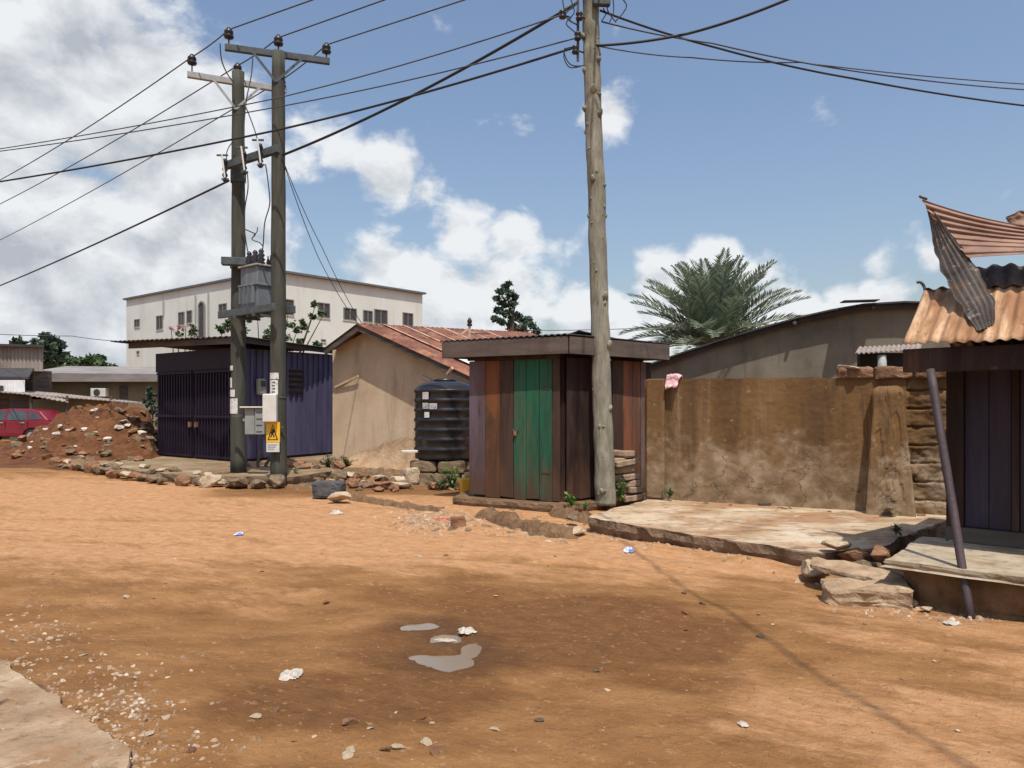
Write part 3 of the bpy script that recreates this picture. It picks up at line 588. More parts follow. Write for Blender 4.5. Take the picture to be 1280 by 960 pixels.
def block(name, c, sx, sy, sz, rz, m, label, cat, group=None, jit=.012, tilt=(0, 0), bev=.015, rough=None):
    """broken block: a box cut fine, its corners worn and its faces pitted"""
    rough = min(sx, sy, sz)*.09 if rough is None else rough
    bm = bmesh.new(); bmesh.ops.create_cube(bm, size=1.0); bmesh.ops.subdivide_edges(bm, edges=bm.edges, cuts=5, use_grid_fill=True)
    o3_ = random.uniform(0, 90); ca, sa = math.cos(rz), math.sin(rz)
    for v in bm.verts:
        p = v.co.copy(); e = sum(1 for q in p if abs(q) > .49)
        if e >= 2: p *= 1-.03*e-.05*abs(fnoise(p.x*3+o3_, p.y*3, p.z*3))
        p = Vector((p.x*sx, p.y*sy, (p.z+.5)*sz)); k = rough/.03
        p += Vector((fnoise(p.x*6, p.y*6+o3_, p.z*6), fnoise(p.x*6+o3_, p.y*6, p.z*6+9), fnoise(p.x*6, p.y*6, p.z*6+o3_+30)))*.028*k
        p += Vector((fnoise(p.x*21, p.y*21+o3_, p.z*21), fnoise(p.x*21+o3_, p.y*21, p.z*21), fnoise(p.x*21, p.y*21, p.z*21+o3_)))*.011*k
        p.z += p.x*tilt[0]+p.y*tilt[1]; v.co = Vector((ca*p.x-sa*p.y, sa*p.x+ca*p.y, p.z))
    me = bpy.data.meshes.new(name); bm.to_mesh(me); bm.free(); me.materials.append(m)
    o = bpy.data.objects.new(name, me); COL.objects.link(o); o.location = c
    return tag(o, label, cat, group)
q = G(270,602); block('concrete_block', (q.x, q.y, 0), .55, .3, .22, .3, M['stone_grey'], 'squared brown block at the foot of the left tall pole', 'block')
q = G(411,622); block('concrete_block', (q.x, q.y, 0), .52, .34, .29, -.18, M['stone_dark'], 'dark grey block lying at the street edge right of the tall poles', 'block')
q = G(424,628); o = stone(q.x, q.y, 0, .48, 'pale', 'yellowish stone in front of the dark grey block', None)
# low soil caked kerb
def ridge(name, pts, w, h, m, label, cat, n=40, seed=1):
    rows = []; 
    for i in range(n+1):
        p = along(pts, i/n); p2 = along(pts, min(1, i/n+.01)); p1 = along(pts, max(0, i/n-.01)); d = (p2-p1).normalized(); nv = Vector((d.y, -d.x))
        k = .6+.7*abs(fnoise(i*.35, seed, 0)); e = min(1, i/2.0, (n-i)/2.0); r = []
        for j in range(9):
            t = j/8*2-1; hh = h*k*e*max(0, 1-abs(t)**2.6)+.02*fnoise(i*.7, j*.9, seed)*e
            r.append(Vector((p.x+nv.x*t*w/2*(.8+.4*fnoise(i*.3, 5, seed)), p.y+nv.y*t*w/2, hh-.03)))
        rows.append(r)
    mb = MB(); mb.grid(rows); return tag(mb.build(name, m, smooth_=False), label, cat)
ridge('broken_kerb', [G(436,622)[:2], G(490,632)[:2], G(552,641)[:2]], .34, .15, M['kerb'], 'low soil caked kerb running from the yellowish stone towards the green kiosk', 'kerb')
ridge('broken_kerb', [(-.42,10.75), G(660,662)[:2], G(725,672)[:2]], .42, .21, M['kerb'], 'broken concrete kerb below the green kiosk', 'kerb', seed=4)
ridge('broken_kerb', [G(690,640)[:2], G(720,648)[:2], G(745,652)[:2]], .4, .18, M['kerb'], 'crumbling kerb piece between the wooden pole and the street', 'kerb', n=16, seed=9)
q = G(573,660); block('concrete_block', (q.x, q.y, 0), .17, .15, .15, .5, M['stone_red'], 'small reddish brown block beside the gravel heap', 'block')
q = G(718,670); stone(q.x, q.y, 0, .3, 'pale', 'pale cream stone at the end of the broken kerb', None)
q = G(716,655); stone(q.x, q.y, .05, .22, 'grey', 'grey stone resting on the broken kerb end', None)

# rubble by the porch on the right
q = G(1082,752); block('broken_slab', (q.x, q.y, -.02), .66, .3, .16, -.3, M['slab_tan'], 'long thick tan slab fragment lying in the dirt left of the porch', 'slab fragment', None, tilt=(.05, .1), rough=.05)
q2 = G(1080,738); block('broken_slab', (q2.x-.05, q2.y+.02, .13), .74, .28, .05, -.55, M['slab_tan'], 'thin tan plate tilted on the long slab fragment', 'slab fragment', None, tilt=(-.1, .08), rough=.035)
for (px, py, s_, k, zz, lab) in [(1018,722,.42,'pale',0,'flat pale stone at the left end of the porch rubble'), (1045,700,.36,'grey',.06,'rounded brown stone under the concrete slab corner'), (1046,688,.3,'pale',.2,'pale stone on the concrete slab corner'),
    (1097,702,.38,'red',.2,'reddish stone wedged against the porch edge'), (1072,715,.3,'grey',.04,'brown stone behind the thin tilted plate'), (1066,700,.28,'red',.12,'small reddish stone in the gap between slab and porch'),
    (1142,757,.1,'pale',0,'small pale stone right of the long slab fragment'), (1158,764,.12,'pale',0,'low pale stone in front of the porch'), (1113,640,.25,'grey',.24,'brown stone on the shaded end of the concrete slab')]:
    q = G(px, py, zz); stone(q.x, q.y, zz, s_, k, lab, None)
for i in range(9):
    a = G(random.uniform(1040,1130), random.uniform(668,715), .05)
    stone(a.x, a.y, .03, random.uniform(.16, .34), random.choice(('grey', 'red')), 'shaded rubble piece filling the gap between slab and porch', 'rubble pieces between slab and porch')

# loose stones on the road
for i in range(75):
    px, py = random.choice(((random.uniform(0, 200), random.uniform(765, 930)), (random.uniform(280, 620), random.uniform(880, 955)), (random.uniform(600, 1250), random.uniform(740, 955)), (random.uniform(60, 700), random.uniform(640, 760))))
    q = G(px, py); s_ = random.choice((.02, .03, .03, .045, .06))*(.5+q.y/8)
    stone(q.x, q.y, gz(q.x, q.y), s_, random.choice(('pale', 'grey', 'red')), 'small loose stone on the dirt street', 'loose stones on the street', sq=.7)
for (px, py, s_, k, lab) in [(320,902,.11,'pale','pale stone among the stones at the bottom edge of the street'), (497,937,.13,'pale','largest pale stone at the bottom middle of the street'), (533,932,.1,'pale','light stone beside a buried reddish stone at the bottom'), (546,945,.16,'red','flat reddish stone half buried at the bottom'), (620,911,.085,'pale','single bright stone below the puddle'), (434,949,.12,'pale','triangular whitish stone at the bottom edge'), (440,905,.2,'red','flat reddish stone below the dark patch'),
    (207,906,.07,'pale','bright stone at the end of the left pebble patch'), (103,822,.09,'pale','pale stone above the bottom left pavement'), (240,945,.1,'red','reddish stone near the bottom left pavement')]:
    q = G(px, py); stone(q.x, q.y, gz(q.x, q.y), s_*.78, k, lab, None, sq=.75, sink=.75)
def gravel(name, spots, m, label, smin, smax, zc=None):
    mb = MB()
    for (px, py, rx, ry, n) in spots:
        for _ in range(n):
            a = G(px+random.gauss(0, rx), py+random.gauss(0, ry), zc or 0)
            if a.y < 2.6: continue
            s_ = random.uniform(smin, smax)*(.4+a.y/7); z = gz(a.x, a.y) if zc is None else zc; k = len(mb.v); th = random.uniform(0, 6.28)
            el_ = random.uniform(.45, 1); ring = [(math.cos(t*1.2566)*s_*random.uniform(.7, 1.3), math.sin(t*1.2566)*s_*random.uniform(.6, 1.1)*el_) for t in range(5)]; ring = [(u*math.cos(th)-v_*math.sin(th), u*math.sin(th)+v_*math.cos(th)) for u, v_ in ring]
            mb.v += [Vector((a.x+u, a.y+v_, z-.004)) for u, v_ in ring]+[Vector((a.x+u*.6, a.y+v_*.6, z+s_*random.uniform(.12, .5))) for u, v_ in ring]
            for t in range(5): mb.face((k+t, k+(t+1) % 5, k+5+(t+1) % 5, k+5+t))
            mb.face(tuple(k+5+t for t in range(5)))
    return tag(mb.build(name, m), label, 'gravel', kind='stuff')
gravel('gravel', [(40,785,32,13,80), (75,800,25,10,30), (140,850,45,20,120), (175,893,25,12,110), (150,880,25,12,60), (120,920,40,14,20), (190,945,25,14,60), (260,940,30,12,40)], M['chip'], 'pale pebbles scattered beside the bottom left pavement', .004, .026)
gravel('gravel', [(60,900,45,30,60), (110,940,30,20,60), (20,850,20,20,25)], M['chip'], 'small chips and grit lying on the bottom left pavement', .003, .012, .058)
gravel('gravel', [(28,838,14,10,30), (70,875,14,10,40), (105,905,12,8,50), (140,930,12,8,50), (165,950,10,10,40)], M['gravel_tan'], 'chips fallen along the edge of the bottom left pavement', .006, .026)
gravel('gravel', [(545,650,22,6,300), (515,655,14,6,60), (570,652,16,6,60), (540,660,30,8,60)], M['gravel_tan'], 'heap of pale gravel at the road edge before the green kiosk', .008, .03)
gravel('rubble', [(800,668,30,4,50), (880,684,40,4,60), (960,698,35,4,60), (1010,712,20,8,50), (1120,765,40,6,50), (1200,775,40,6,50), (700,672,30,5,50), (660,664,30,4,40)], M['gravel_tan'], 'crumbled earth and stone chips along the foot of the concrete slab', .008, .034)
gravel('rubble', [(480,592,55,6,260), (420,590,30,5,90), (550,602,25,4,80), (350,604,30,4,60), (640,655,60,8,60)], M['stone_grey'], 'small broken rubble strewn below the tan house and the tank', .012, .045)
gravel('gravel', [(780,628,25,5,60), (870,655,90,10,70), (1010,660,60,12,40)], M['stone_red'], 'fine crumbs of earth on the concrete slab', .006, .016) if False else None
gravel('gravel', [(420,940,60,14,60), (760,930,60,20,140), (950,840,110,40,120), (520,760,160,35,70), (1150,880,80,45,90), (230,800,60,20,40), (700,690,180,12,60)], M['stone_red'], 'reddish grit scattered over the dirt street', .004, .013)

# ------------------------------------------------------------------ dirt mound
MH = [(-120,.15), (0,.25), (30,.45), (55,.85), (75,1.28), (100,1.45), (130,1.55), (168,1.52), (186,1.2), (198,.5), (210,.06), (400,0)]
def mh(px):
    for (a, h1), (b, h2) in zip(MH, MH[1:]):
        if a <= px <= b: return lerp(h1, h2, smooth(0, 1, (px-a)/(b-a)))
    return 0
rows = []
for i in range(111):
    Y = lerp(17.6, 31, i/110); r = []
    for j in range(200):
        x = lerp(-22, -9, j/199); px = 640+F*x/Y
        b = smooth(17.8, 24.6, Y+(.6*fnoise(x*.4, 2, 1))) if Y < 24.6 else 1-smooth(25.2, 29, Y)
        h = mh(px)*b; h += (.2*fbm(x*1.1, Y*1.1, 3)+.2*abs(fnoise(x*2.2, Y*2.2, 6))+.12*fnoise(x*5, Y*5, 8)+.06*fnoise(x*9, Y*9, 2))*min(1, h*2.0)-.06*min(1, h)
        r.append(Vector((x, Y, h-.03)))
    rows.append(r)
mb = MB(); mb.grid(rows); tag(mb.build('dirt_mound', M['soil'], fix=False), 'heap of reddish dug soil with rubble left of the purple kiosk', 'dirt heap')
def mound_z(x, Y):
    i = min(109, max(0, int((Y-17.6)/13.4*110))); j = min(198, max(0, int((x+22)/13*199))); return rows[i][j].z
for (px, py) in [(60,540), (33,545), (42,556), (95,552), (107,544), (120,546), (70,553), (85,547), (118,517), (124,522), (148,538), (155,536), (160,535), (38,562), (135,553), (178,545), (75,537), (182,511)]:
    Y = 22.2+(560-py)*.05
    for _ in range(12):
        x = (px-640)/F*Y; z = mound_z(x, Y); ys = HZ+(CH-z)*F/Y
        Y = max(18.2, min(25.0, Y-(py-ys)*-.06 if False else Y+(ys-py)*.08))
    x = (px-640)/F*Y; stone(x, Y, mound_z(x, Y)+.03, random.uniform(.16, .36), 'white', 'white rubble piece lying on the dirt heap', 'white rubble on the dirt heap')
for i in range(130):
    Y = random.uniform(18.4, 24.5); px = random.uniform(20, 205); x = (px-640)/F*Y
    if mound_z(x, Y) < .05: continue
    k = random.choice(('red', 'grey')); stone(x, Y, mound_z(x, Y), random.choice((.1, .14, .18, .22, .3, .4)), k, {'red': 'reddish clod lying on the dirt heap', 'grey': 'grey brown rubble piece lying on the dirt heap'}[k], {'red': 'clods on the dirt heap', 'grey': 'grey rubble on the dirt heap'}[k])

# ------------------------------------------------------------------ helpers for sheets
def corr(mb, c00, c10, c01, c11, waves, amp, nu=None, nv=6, edge=None, sag=0):
    """corrugated sheet; waves run along u (c00->c10), v is the fall"""
    c00, c10, c01, c11 = map(Vector, (c00, c10, c01, c11)); nu = nu or waves*6
    nrm = (c10-c00).cross(c01-c00).normalized(); rows = []
    for i in range(nv+1):
        v = i/nv; r = []
        for j in range(nu+1):
            u = j/nu; p = c00.lerp(c10, u).lerp(c01.lerp(c11, u), v)
            a = amp*math.sin(u*waves*2*math.pi)
            if edge: p = p+(c01-c00)*edge(u, v)
            p = p+nrm*a; p.z -= sag*math.sin(u*math.pi)*v
            r.append(p)
        rows.append(r)
    return mb.grid(rows)
def ribbed(mb, A, B, z0, z1, n, d=.03, a=0.0):
    """box profile sheet wall between A and B, with n raised ribs"""
    A = Vector(A[:2]); B = Vector(B[:2])
    mb.slab(A, B, z0, z1, a-.02, a)
    z0 = z0 if isinstance(z0, tuple) else (z0, z0); z1 = z1 if isinstance(z1, tuple) else (z1, z1)
    for i in range(n):
        t0, t1 = (i+.2)/n, (i+.55)/n
        mb.slab(A.lerp(B, t0), A.lerp(B, t1), (lerp(*z0, t0)+.004, lerp(*z0, t1)+.004), (lerp(*z1, t0)-.004, lerp(*z1, t1)-.004), a-.005, a+d)
    return mb

# ------------------------------------------------------------------ tall twin poles
def insulator(parent, p, sc=1.0):
    p = Vector(p); mb = MB(); mb.tube([p-Vector((0, 0, .3)), p-Vector((0, 0, .08))], .014, 6)
    mb.lathe(p-Vector((0, 0, .1)), [(.03, 0), (.085*sc, .01), (.1*sc, .05), (.06*sc, .08), (.09*sc, .1), (.085*sc, .15), (.04*sc, .2), (.03*sc, .22)], 12)
    return mb.build('insulator', M['porcelain'], parent, smooth_=True)
def tall_pole(bx, by, bz, h, label, arm_a, arm_b, arm_mat, ins, paper):
    t = thing('utility_pole', label, 'utility pole', (bx, by, bz))
    mb = MB(); n = 24; pts = []; rs = []
    for i in range(n+1):
        k = i/n; pts.append(Vector((bx+.012*fnoise(i*.4, bx), by+.012*fnoise(i*.4, by), bz-.05+h*k))); rs.append(lerp(.165, .125, k)*(1+.03*fnoise(i*.9, 3, bx)))
    mb.tube(pts, rs, 16); mb.build('shaft', M['pole'], t, smooth_=True)
    mb = MB(); mb.beam(arm_a, arm_b, .09, .13); mb.build('crossarm', arm_mat, t, bevel=.01)
    c = Vector((bx, by, 0)); a, b = Vector(arm_a), Vector(arm_b)
    for q in (a.lerp(b, .27), a.lerp(b, .73)):
        mb = MB(); mb.beam((q.x, q.y-.05, q.z-.05), (bx, by-.14, q.z-.62), .02, .05); mb.build('brace', arm_mat, t)
    for p in ins: insulator(t, p)
    return t
PL = (-5.85, 15.8); PR = (-4.71, 14.9)
# left pole's upper part carries pole band
tl = tall_pole(PL[0], PL[1], .16, 8.62, 'left of the two tall grey poles, with a pale crossarm and torn papers', P(234,93,15.4), P(358,113,16.2), M['arm_pale'], [P(240,75,15.42), P(297,86,15.8), P(352,104,16.15)], True)
tr = tall_pole(PR[0], PR[1], .02, 8.76, 'right of the two tall grey poles, with a dark crossarm and a white meter box', P(281,59,14.6), P(412,77,15.25), M['arm_dark'], [P(286,42,14.62), P(348,51,14.9), P(408,61,15.23)], False)
def wrap(parent, name, cx, cy, r, z0, z1, a0, a1, m, prof=None, n=12):
    mb = MB(); rows = []
    for z in (z0, z1): rows.append([Vector((cx+r*math.cos(lerp(a0, a1, i/n)), cy+r*math.sin(lerp(a0, a1, i/n)), z)) for i in range(n+1)])
    mb.grid(rows); return mb.build(name, m, parent, solid=.003)
zz = lambda py, Y: CH+(HZ-py)/F*Y
wrap(tl, 'notice', *PL, .163, zz(517,15.65), zz(498,15.65), R(185), R(285), M['paper'])
wrap(tl, 'notice', *PL, .163, zz(496,15.65), zz(487,15.65), R(185), R(265), M['paper'])
wrap(tl, 'notice', *PL, .163, zz(485,15.65), zz(472,15.65), R(185), R(240), M['paper'])
wrap(tl, 'notice', *PL, .163, zz(463,15.65), zz(457,15.65), R(190), R(250), M['paper'])
wrap(tr, 'number_plate', *PR, .166, zz(497,14.75), zz(475,14.75), R(215), R(285), M['paper'])
for k, py in enumerate((478, 482, 486, 490, 494)):
    mb = MB(); z = zz(py, 14.73)
    for da in ((0, 10), (14, 24)) if k % 2 else ((2, 8), (12, 26)):
        rows_ = [[Vector((PR[0]+.1695*math.cos(R(a)), PR[1]+.1695*math.sin(R(a)), z+dz)) for a in range(240+da[0], 241+da[1], 2)] for dz in (-.016, .016)]
        mb.grid(rows_)
    mb.build('mark', M['black'], tr)
wrap(tr, 'yellow_band', *PR, .166, zz(474,14.75), zz(466,14.75), R(215), R(290), M['paper'])
wrap(tr, 'strap', *PR, .168, zz(497.5,14.75), zz(495.8,14.75), R(180), R(360), M['arm_dark'])
wrap(tl, 'strap', *PL, .158, zz(226,15.65), zz(205,15.65), R(150), R(400), M['arm_dark'], n=18)
wrap(tl, 'strap', *PL, .168, zz(334,15.65), zz(325,15.65), R(150), R(400), M['arm_dark'], n=18)

# beam with fuse cutouts between the poles
A_ = P(283,207,15.6); B_ = P(348,186,14.75)
t = thing('fuse_beam', 'dark steel beam with fuse cutouts fixed between the tall poles', 'power equipment', A_.lerp(B_, .5)-Vector((0, 0, .2)))
mb = MB(); mb.beam(A_, B_, .1, .16); mb.build('beam', M['arm_dark'], t, bevel=.01)
for px, py, Y in ((284, 214, 15.5), (308, 205, 15.2), (328, 196, 14.95)):
    c = P(px, py, Y)-Vector((0, .12, 0))
    mb = MB(); mb.lathe(c-Vector((0, 0, .26)), [(.03, 0), (.055, .03), (.03, .08), (.06, .14), (.03, .2), (.06, .26), (.03, .34), (.055, .4), (.03, .48)], 10); f = mb.build('fuse_cutout', M['porcelain'], t, smooth_=True)
    mb = MB(); mb.tube([c+Vector((-.02, -.12, .28)), c+Vector((.06, -.16, -.22))], .018, 6); mb.build('fuse_tube', M['white_paint'], f)
    mb = MB(); mb.beam(c+Vector((-.13, -.1, .26)), c+Vector((.1, -.1, .26)), .04, .03); mb.beam(c+Vector((-.02, -.12, -.24)), c+Vector((.12, -.12, -.24)), .04, .03); mb.build('bracket', M['arm_dark'], f)

# transformer on its platform
ta = P(297,388,15.75); tb = P(345,378,14.85)
d = (tb-ta); d.z = 0; L_ = d.length; d.normalize(); nv = Vector((d.y, -d.x, 0));
if nv.y > 0: nv = -nv
mid = (ta+tb)/2; zt = zz(386, 15.3)
t = thing('transformer_platform', 'steel beams carrying the transformer between the tall poles', 'platform', (mid.x, mid.y, zt-.15))
for s_ in (-.23, .23):
    mb = MB(); p = Vector((mid.x, mid.y, zt-.07))+nv*s_; mb.beam(p-d*1.05, p+d*1.0, .07, .15); mb.build('beam', M['arm_dark'], t, bevel=.008)
for k in (-.35, .35):
    mb = MB(); p = Vector((mid.x, mid.y, zt-.17))+d*k; mb.beam(p-nv*.3, p+nv*.3, .06, .05); mb.build('crossbar', M['arm_dark'], t)
t = thing('transformer', 'grey ribbed power transformer on the platform between the tall poles', 'transformer', (mid.x, mid.y, zt+.005))
def orbox(mb, c, l, wd, z0, z1):
    p = []
    for z in (z0, z1):
        for (a, b) in ((-l/2, -wd/2), (l/2, -wd/2), (l/2, wd/2), (-l/2, wd/2)):
            q = c+d*a+nv*b; p.append((q.x, q.y, z))
    return mb.hexa(p)
H = zz(336, 15.3)-zt
mb = MB(); orbox(mb, mid+d*.06, .62, .42, zt+.006, zt+H); mb.build('tank', M['steel_grey'], t, bevel=.02)
mb = MB(); orbox(mb, mid+d*.06, .68, .5, zt+H*.52, zt+H*.58); mb.build('flange', M['steel_grey'], t, bevel=.01)
mb = MB(); orbox(mb, mid+d*.06, .7, .5, zt+H+.002, zt+H+.04); mb.build('lid', M['arm_pale'], t, bevel=.01)
for s_ in (-1, 1):
    for k in range(4):
        mb = MB(); c = mid+nv*s_*.255+d*(-.16+k*.15); orbox(mb, c, .025, .08, zt+.08, zt+H*.5); mb.build('cooling_fin', M['steel_grey'], t)
for k, (u, v_) in enumerate(((-.16, .06), (.06, .06), (.28, .06))):
    c = mid+d*u+nv*v_; mb = MB(); mb.lathe((c.x, c.y, zt+H+.05), [(.06, 0), (.09, .03), (.05, .06), (.085, .1), (.045, .14), (.075, .19), (.04, .23), (.06, .27), (.02, .32)], 12); mb.build('bushing', M['porcelain'], t, smooth_=True)
for u in (.18, .28, .36):
    c = mid+d*u-nv*.16; mb = MB(); mb.lathe((c.x, c.y, zt+H+.05), [(.03, 0), (.04, .08), (.02, .15), (.012, .22)], 8); mb.build('low_voltage_bushing', M['porcelain'], t, smooth_=True)
mb = MB(); c = P(293,327,15.5); mb.rbox((c.x, c.y, c.z-.08), .5, .2, .16, .2); mb.build('terminal_box', M['arm_dark'], t, bevel=.01)

# boxes and sign on the poles
c = P(339.5,510,14.7); t = thing('meter_box', 'white box with a small display strapped to the right tall pole', 'meter box', (c.x, c.y, c.z-.28))
mb = MB(); mb.rbox((c.x, c.y-.08, c.z-.28), .27, .18, .56, .12); mb.build('case', M['white_paint'], t, bevel=.02)
mb = MB(); mb.rbox((c.x-.045, c.y-.168, c.z+.1), .075, .012, .11, .12); mb.build('display', M['win_dark'], t)
for k in range(3):
    mb = MB(); mb.rbox((c.x-.045, c.y-.166, c.z+.05-k*.035), .07, .01, .008, .12); mb.build('print_line', M['grey_paint'], t)
c = P(319,526,15.2); t = thing('meter_box', 'pale grey double door box hung between the tall poles', 'meter box', (c.x, c.y, c.z-.3))
mb = MB(); mb.rbox((c.x-.09, c.y, c.z-.28), .2, .16, .54, .05); mb.build('door', M['grey_paint'], t, bevel=.012)
mb = MB(); mb.rbox((c.x+.115, c.y-.012, c.z-.28), .19, .16, .54, .1); mb.build('door', M['grey_paint'], t, bevel=.012)
mb = MB(); mb.rbox((c.x-.02, c.y-.02, c.z+.265), .5, .26, .03, .06); mb.build('hood', M['white_paint'], t, bevel=.005)
for k in range(4):
    mb = MB(); mb.rbox((c.x+.115, c.y-.098, c.z+.17-k*.13), .12, .01, .012, .1); mb.build('vent_slot', M['arm_dark'], t)
mb = MB(); mb.tube([(c.x-.2, c.y-.02, c.z+.02), (c.x-.24, c.y-.02, c.z+.02)], .03, 8); mb.build('knob', M['white_paint'], t)
mb = MB(); mb.beam((c.x-.5, c.y+.12, c.z+.1), (c.x+.5, c.y+.05, c.z+.1), .04, .05); mb.build('mounting_rail', M['arm_dark'], t)
# warning sign
Y = 14.66; c = P(341.5,540,Y); t = thing('warning_sign', 'yellow warning sign with a black triangle on the right tall pole', 'sign', (c.x, c.y, zz(565,Y)))
x0, x1 = P(333,0,Y).x, P(350,0,Y).x
mb = MB(); mb.box((x0, Y-.01, zz(553,Y)), (x1, Y+.002, zz(527.5,Y))); mb.build('panel', M['yellow'], t)
mb = MB(); mb.box((x0, Y-.008, zz(565,Y)), (x1-.01, Y+.002, zz(553.3,Y))); mb.build('text_panel', M['white_paint'], t)
cx = (x0+x1)/2-.005; za, zb = zz(530,Y), zz(550,Y)
def tri_ring(mb, cx, y, za, zb, hw, th):
    o = [(cx, za), (cx+hw, zb), (cx-hw, zb)]; i = [(cx, za-th*2.1), (cx+hw-th*1.8, zb+th), (cx-hw+th*1.8, zb+th)]
    for k in range(3):
        j = (k+1) % 3; mb.prism([Vector((o[k][0], y, o[k][1])), Vector((o[j][0], y, o[j][1])), Vector((i[j][0], y, i[j][1])), Vector((i[k][0], y, i[k][1]))], (0, -.002, 0))
mb = MB(); tri_ring(mb, cx, Y-.0105, za, zb, .105, .017); mb.build('triangle', M['black'], t)
mb = MB(); hgt = za-zb
fl = [(0.0,.72),(-.02,.66),(-.012,.6),(-.035,.5),(-.03,.36),(-.055,.16),(-.03,.16),(-.008,.34),(.012,.17),(.04,.17),(.012,.4),(.03,.5),(.05,.62),(.036,.64),(.016,.6),(.02,.67)]
mb.prism([Vector((cx+u, Y-.0105, zb+v_*hgt)) for u, v_ in fl], (0, -.002, 0)); mb.build('figure', M['black'], t)
mb = MB(); mb.prism([Vector((cx+u, Y-.0108, zb+v_*hgt)) for u, v_ in [(.052,.52),(.03,.36),(.045,.36),(.032,.2),(.062,.4),(.048,.4)]], (0, -.002, 0)); mb.build('flash', M['black'], t)
for k in range(3):
    mb = MB(); mb.box((x0+.03, Y-.012, zz(556.5+k*2.6,Y)), (x1-.05-.03*k, Y-.009, zz(555.6+k*2.6,Y))); mb.build('print_line', M['grey_paint'], t)
mb = MB(); mb.beam((x0-.02, Y+.05, zz(534,Y)), (x1+.06, Y+.05, zz(534,Y)), .03, .03); mb.build('bracket', M['arm_dark'], t)

# ------------------------------------------------------------------ wooden pole
WB = (1.45, 11.45)
t = thing('wooden_pole', 'rough knotted tree trunk pole beside the green kiosk', 'utility pole', (WB[0], WB[1], .05))
prof = [(757,632,.185),(756,600,.18),(754,540,.172),(752,480,.168),(750,400,.163),(747.5,320,.158),(746,240,.155),(742.5,180,.152),(741,120,.148),(740,70,.15),(738.5,30,.146),(738,-10,.142),(737.5,-60,.138)]
mb = MB(); pts = []; rs = []
for i in range(len(prof)-1):
    for k in range(8):
        a = k/8; q = P(lerp(prof[i][0], prof[i+1][0], a), lerp(prof[i][1], prof[i+1][1], a), 11.45); n_ = i*8+k
        pts.append(q+Vector((.014*fnoise(n_*.22, 1), .02*fnoise(n_*.22, 5), 0))); rs.append(.88*lerp(prof[i][2], prof[i+1][2], a)*(1+.07*fnoise(n_*.35, 9)))
mb.tube(pts, rs, 20)
for i in range(46):
    k = random.randrange(3, len(pts)-3); a = random.uniform(R(170), R(370)); dr = Vector((math.cos(a), math.sin(a), 0)); s_ = random.choice((.018, .025, .03, .04, .05))
    p = pts[k]+dr*(rs[k]*.92); ux = Vector((0, 0, s_*random.uniform(.4, 1.4))); mb.tube([p-dr*.03-ux, p+dr*s_*.25, p+dr*s_*.55+ux*.4, p+dr*s_*.6+ux*.9], [s_*1.25, s_*1.0, s_*.7, s_*.3], 7)
mb.build('trunk', M['trunk'], t, smooth_=True)
for (px, py) in [(724,20),(722,45),(719,62),(758,2),(703,18)]:
    c = P(px, py, 11.3); mb = MB(); mb.tube([c+Vector((.14 if px < 740 else -.14, .1, 0)), c], .012, 6); mb.lathe(c-Vector((0, 0, .07)), [(.02, 0), (.05, .01), (.055, .04), (.03, .065), (.055, .09), (.05, .12), (.02, .13)], 10); mb.build('insulator', M['porcelain'], t, smooth_=True)
mb = MB(); c = P(721,35,11.3); mb.beam(c+Vector((.02, .03, -.5)), c+Vector((.02, .03, .55)), .04, .015); mb.build('rack', M['arm_dark'], t)
def loop(pl, Y, r=.012):
    pts = [P(a, b, Y) for a, b in pl]; out = []
    for i in range(len(pts)-1):
        p0, p1, p2, p3 = pts[max(0, i-1)], pts[i], pts[i+1], pts[min(len(pts)-1, i+2)]
        for k in range(6):
            s = k/6; out.append(.5*((2*p1)+(p2-p0)*s+(2*p0-5*p1+4*p2-p3)*s*s+(3*p1-p0-3*p2+p3)*s**3))
    out.append(pts[-1]); mb = MB(); mb.tube(out, r, 6); return mb
for pl in [[(719,58),(706,62),(708,74),(716,82),(730,82)], [(706,60),(705,72),(712,84),(726,83)], [(716,8),(707,18),(712,26),(722,32),(722,40)], [(703,-4),(706,12),(716,10),(722,2)], [(712,-4),(718,14),(712,24),(720,30)], [(774,-6),(783,6),(779,16),(770,26)], [(766,-4),(767,14),(762,28)], [(758,0),(760,14),(770,28)], [(754,10),(757,18),(752,26)], [(712,22),(708,30),(716,38),(720,41)]]:
    loop(pl, 11.32, .009).build('cable_loop', M['cable'], t, smooth_=True)
for py in (3, -2):
    mb = MB(); c = P(752, py, 11.28); mb.rbox((c.x, c.y, c.z-.05), .26, .1, .1, .1); mb.build('clamp', M['arm_dark'], t, bevel=.01)

# ------------------------------------------------------------------ wires
def wire(name, pts, r, label, sag=0.0, m='cable', extend=None, cat='cable', group=None):
    """pts: 3D points the wire passes; a parabola of sag between successive points"""
    out = []
    for i in range(len(pts)-1):
        a, b = Vector(pts[i]), Vector(pts[i+1]); n = 18
        sg = sag[i] if isinstance(sag, (list, tuple)) else sag
        for k in range(n+(1 if i == len(pts)-2 else 0)):
            s = k/n; p = a.lerp(b, s); p.z -= sg*4*s*(1-s); out.append(p)
    mb = MB(); mb.tube(out, r, 6); o = mb.build(name, M[m], origin=out[0], smooth_=True); return tag(o, label, cat, group)
def ext(a, b, k): a, b = Vector(a), Vector(b); return a+(b-a)*k
hv = [((286,37),14.62,(240,71),15.42,(0,225),22.9,(390,0),13.36,'outer left'), ((348,47),14.9,(297,82),15.8,(0,255),25.7,(480,0),13.37,'middle'), ((408,56),15.23,(352,100),16.15,(0,300),31.2,(580,0),13.4,'outer right')]
names = ('uppermost thin power line over both tall poles, off the crossarms\' left ends', 'middle thin power line running over the tops of both tall poles', 'lowest thin power line at the tall poles, off the crossarms\' right ends')
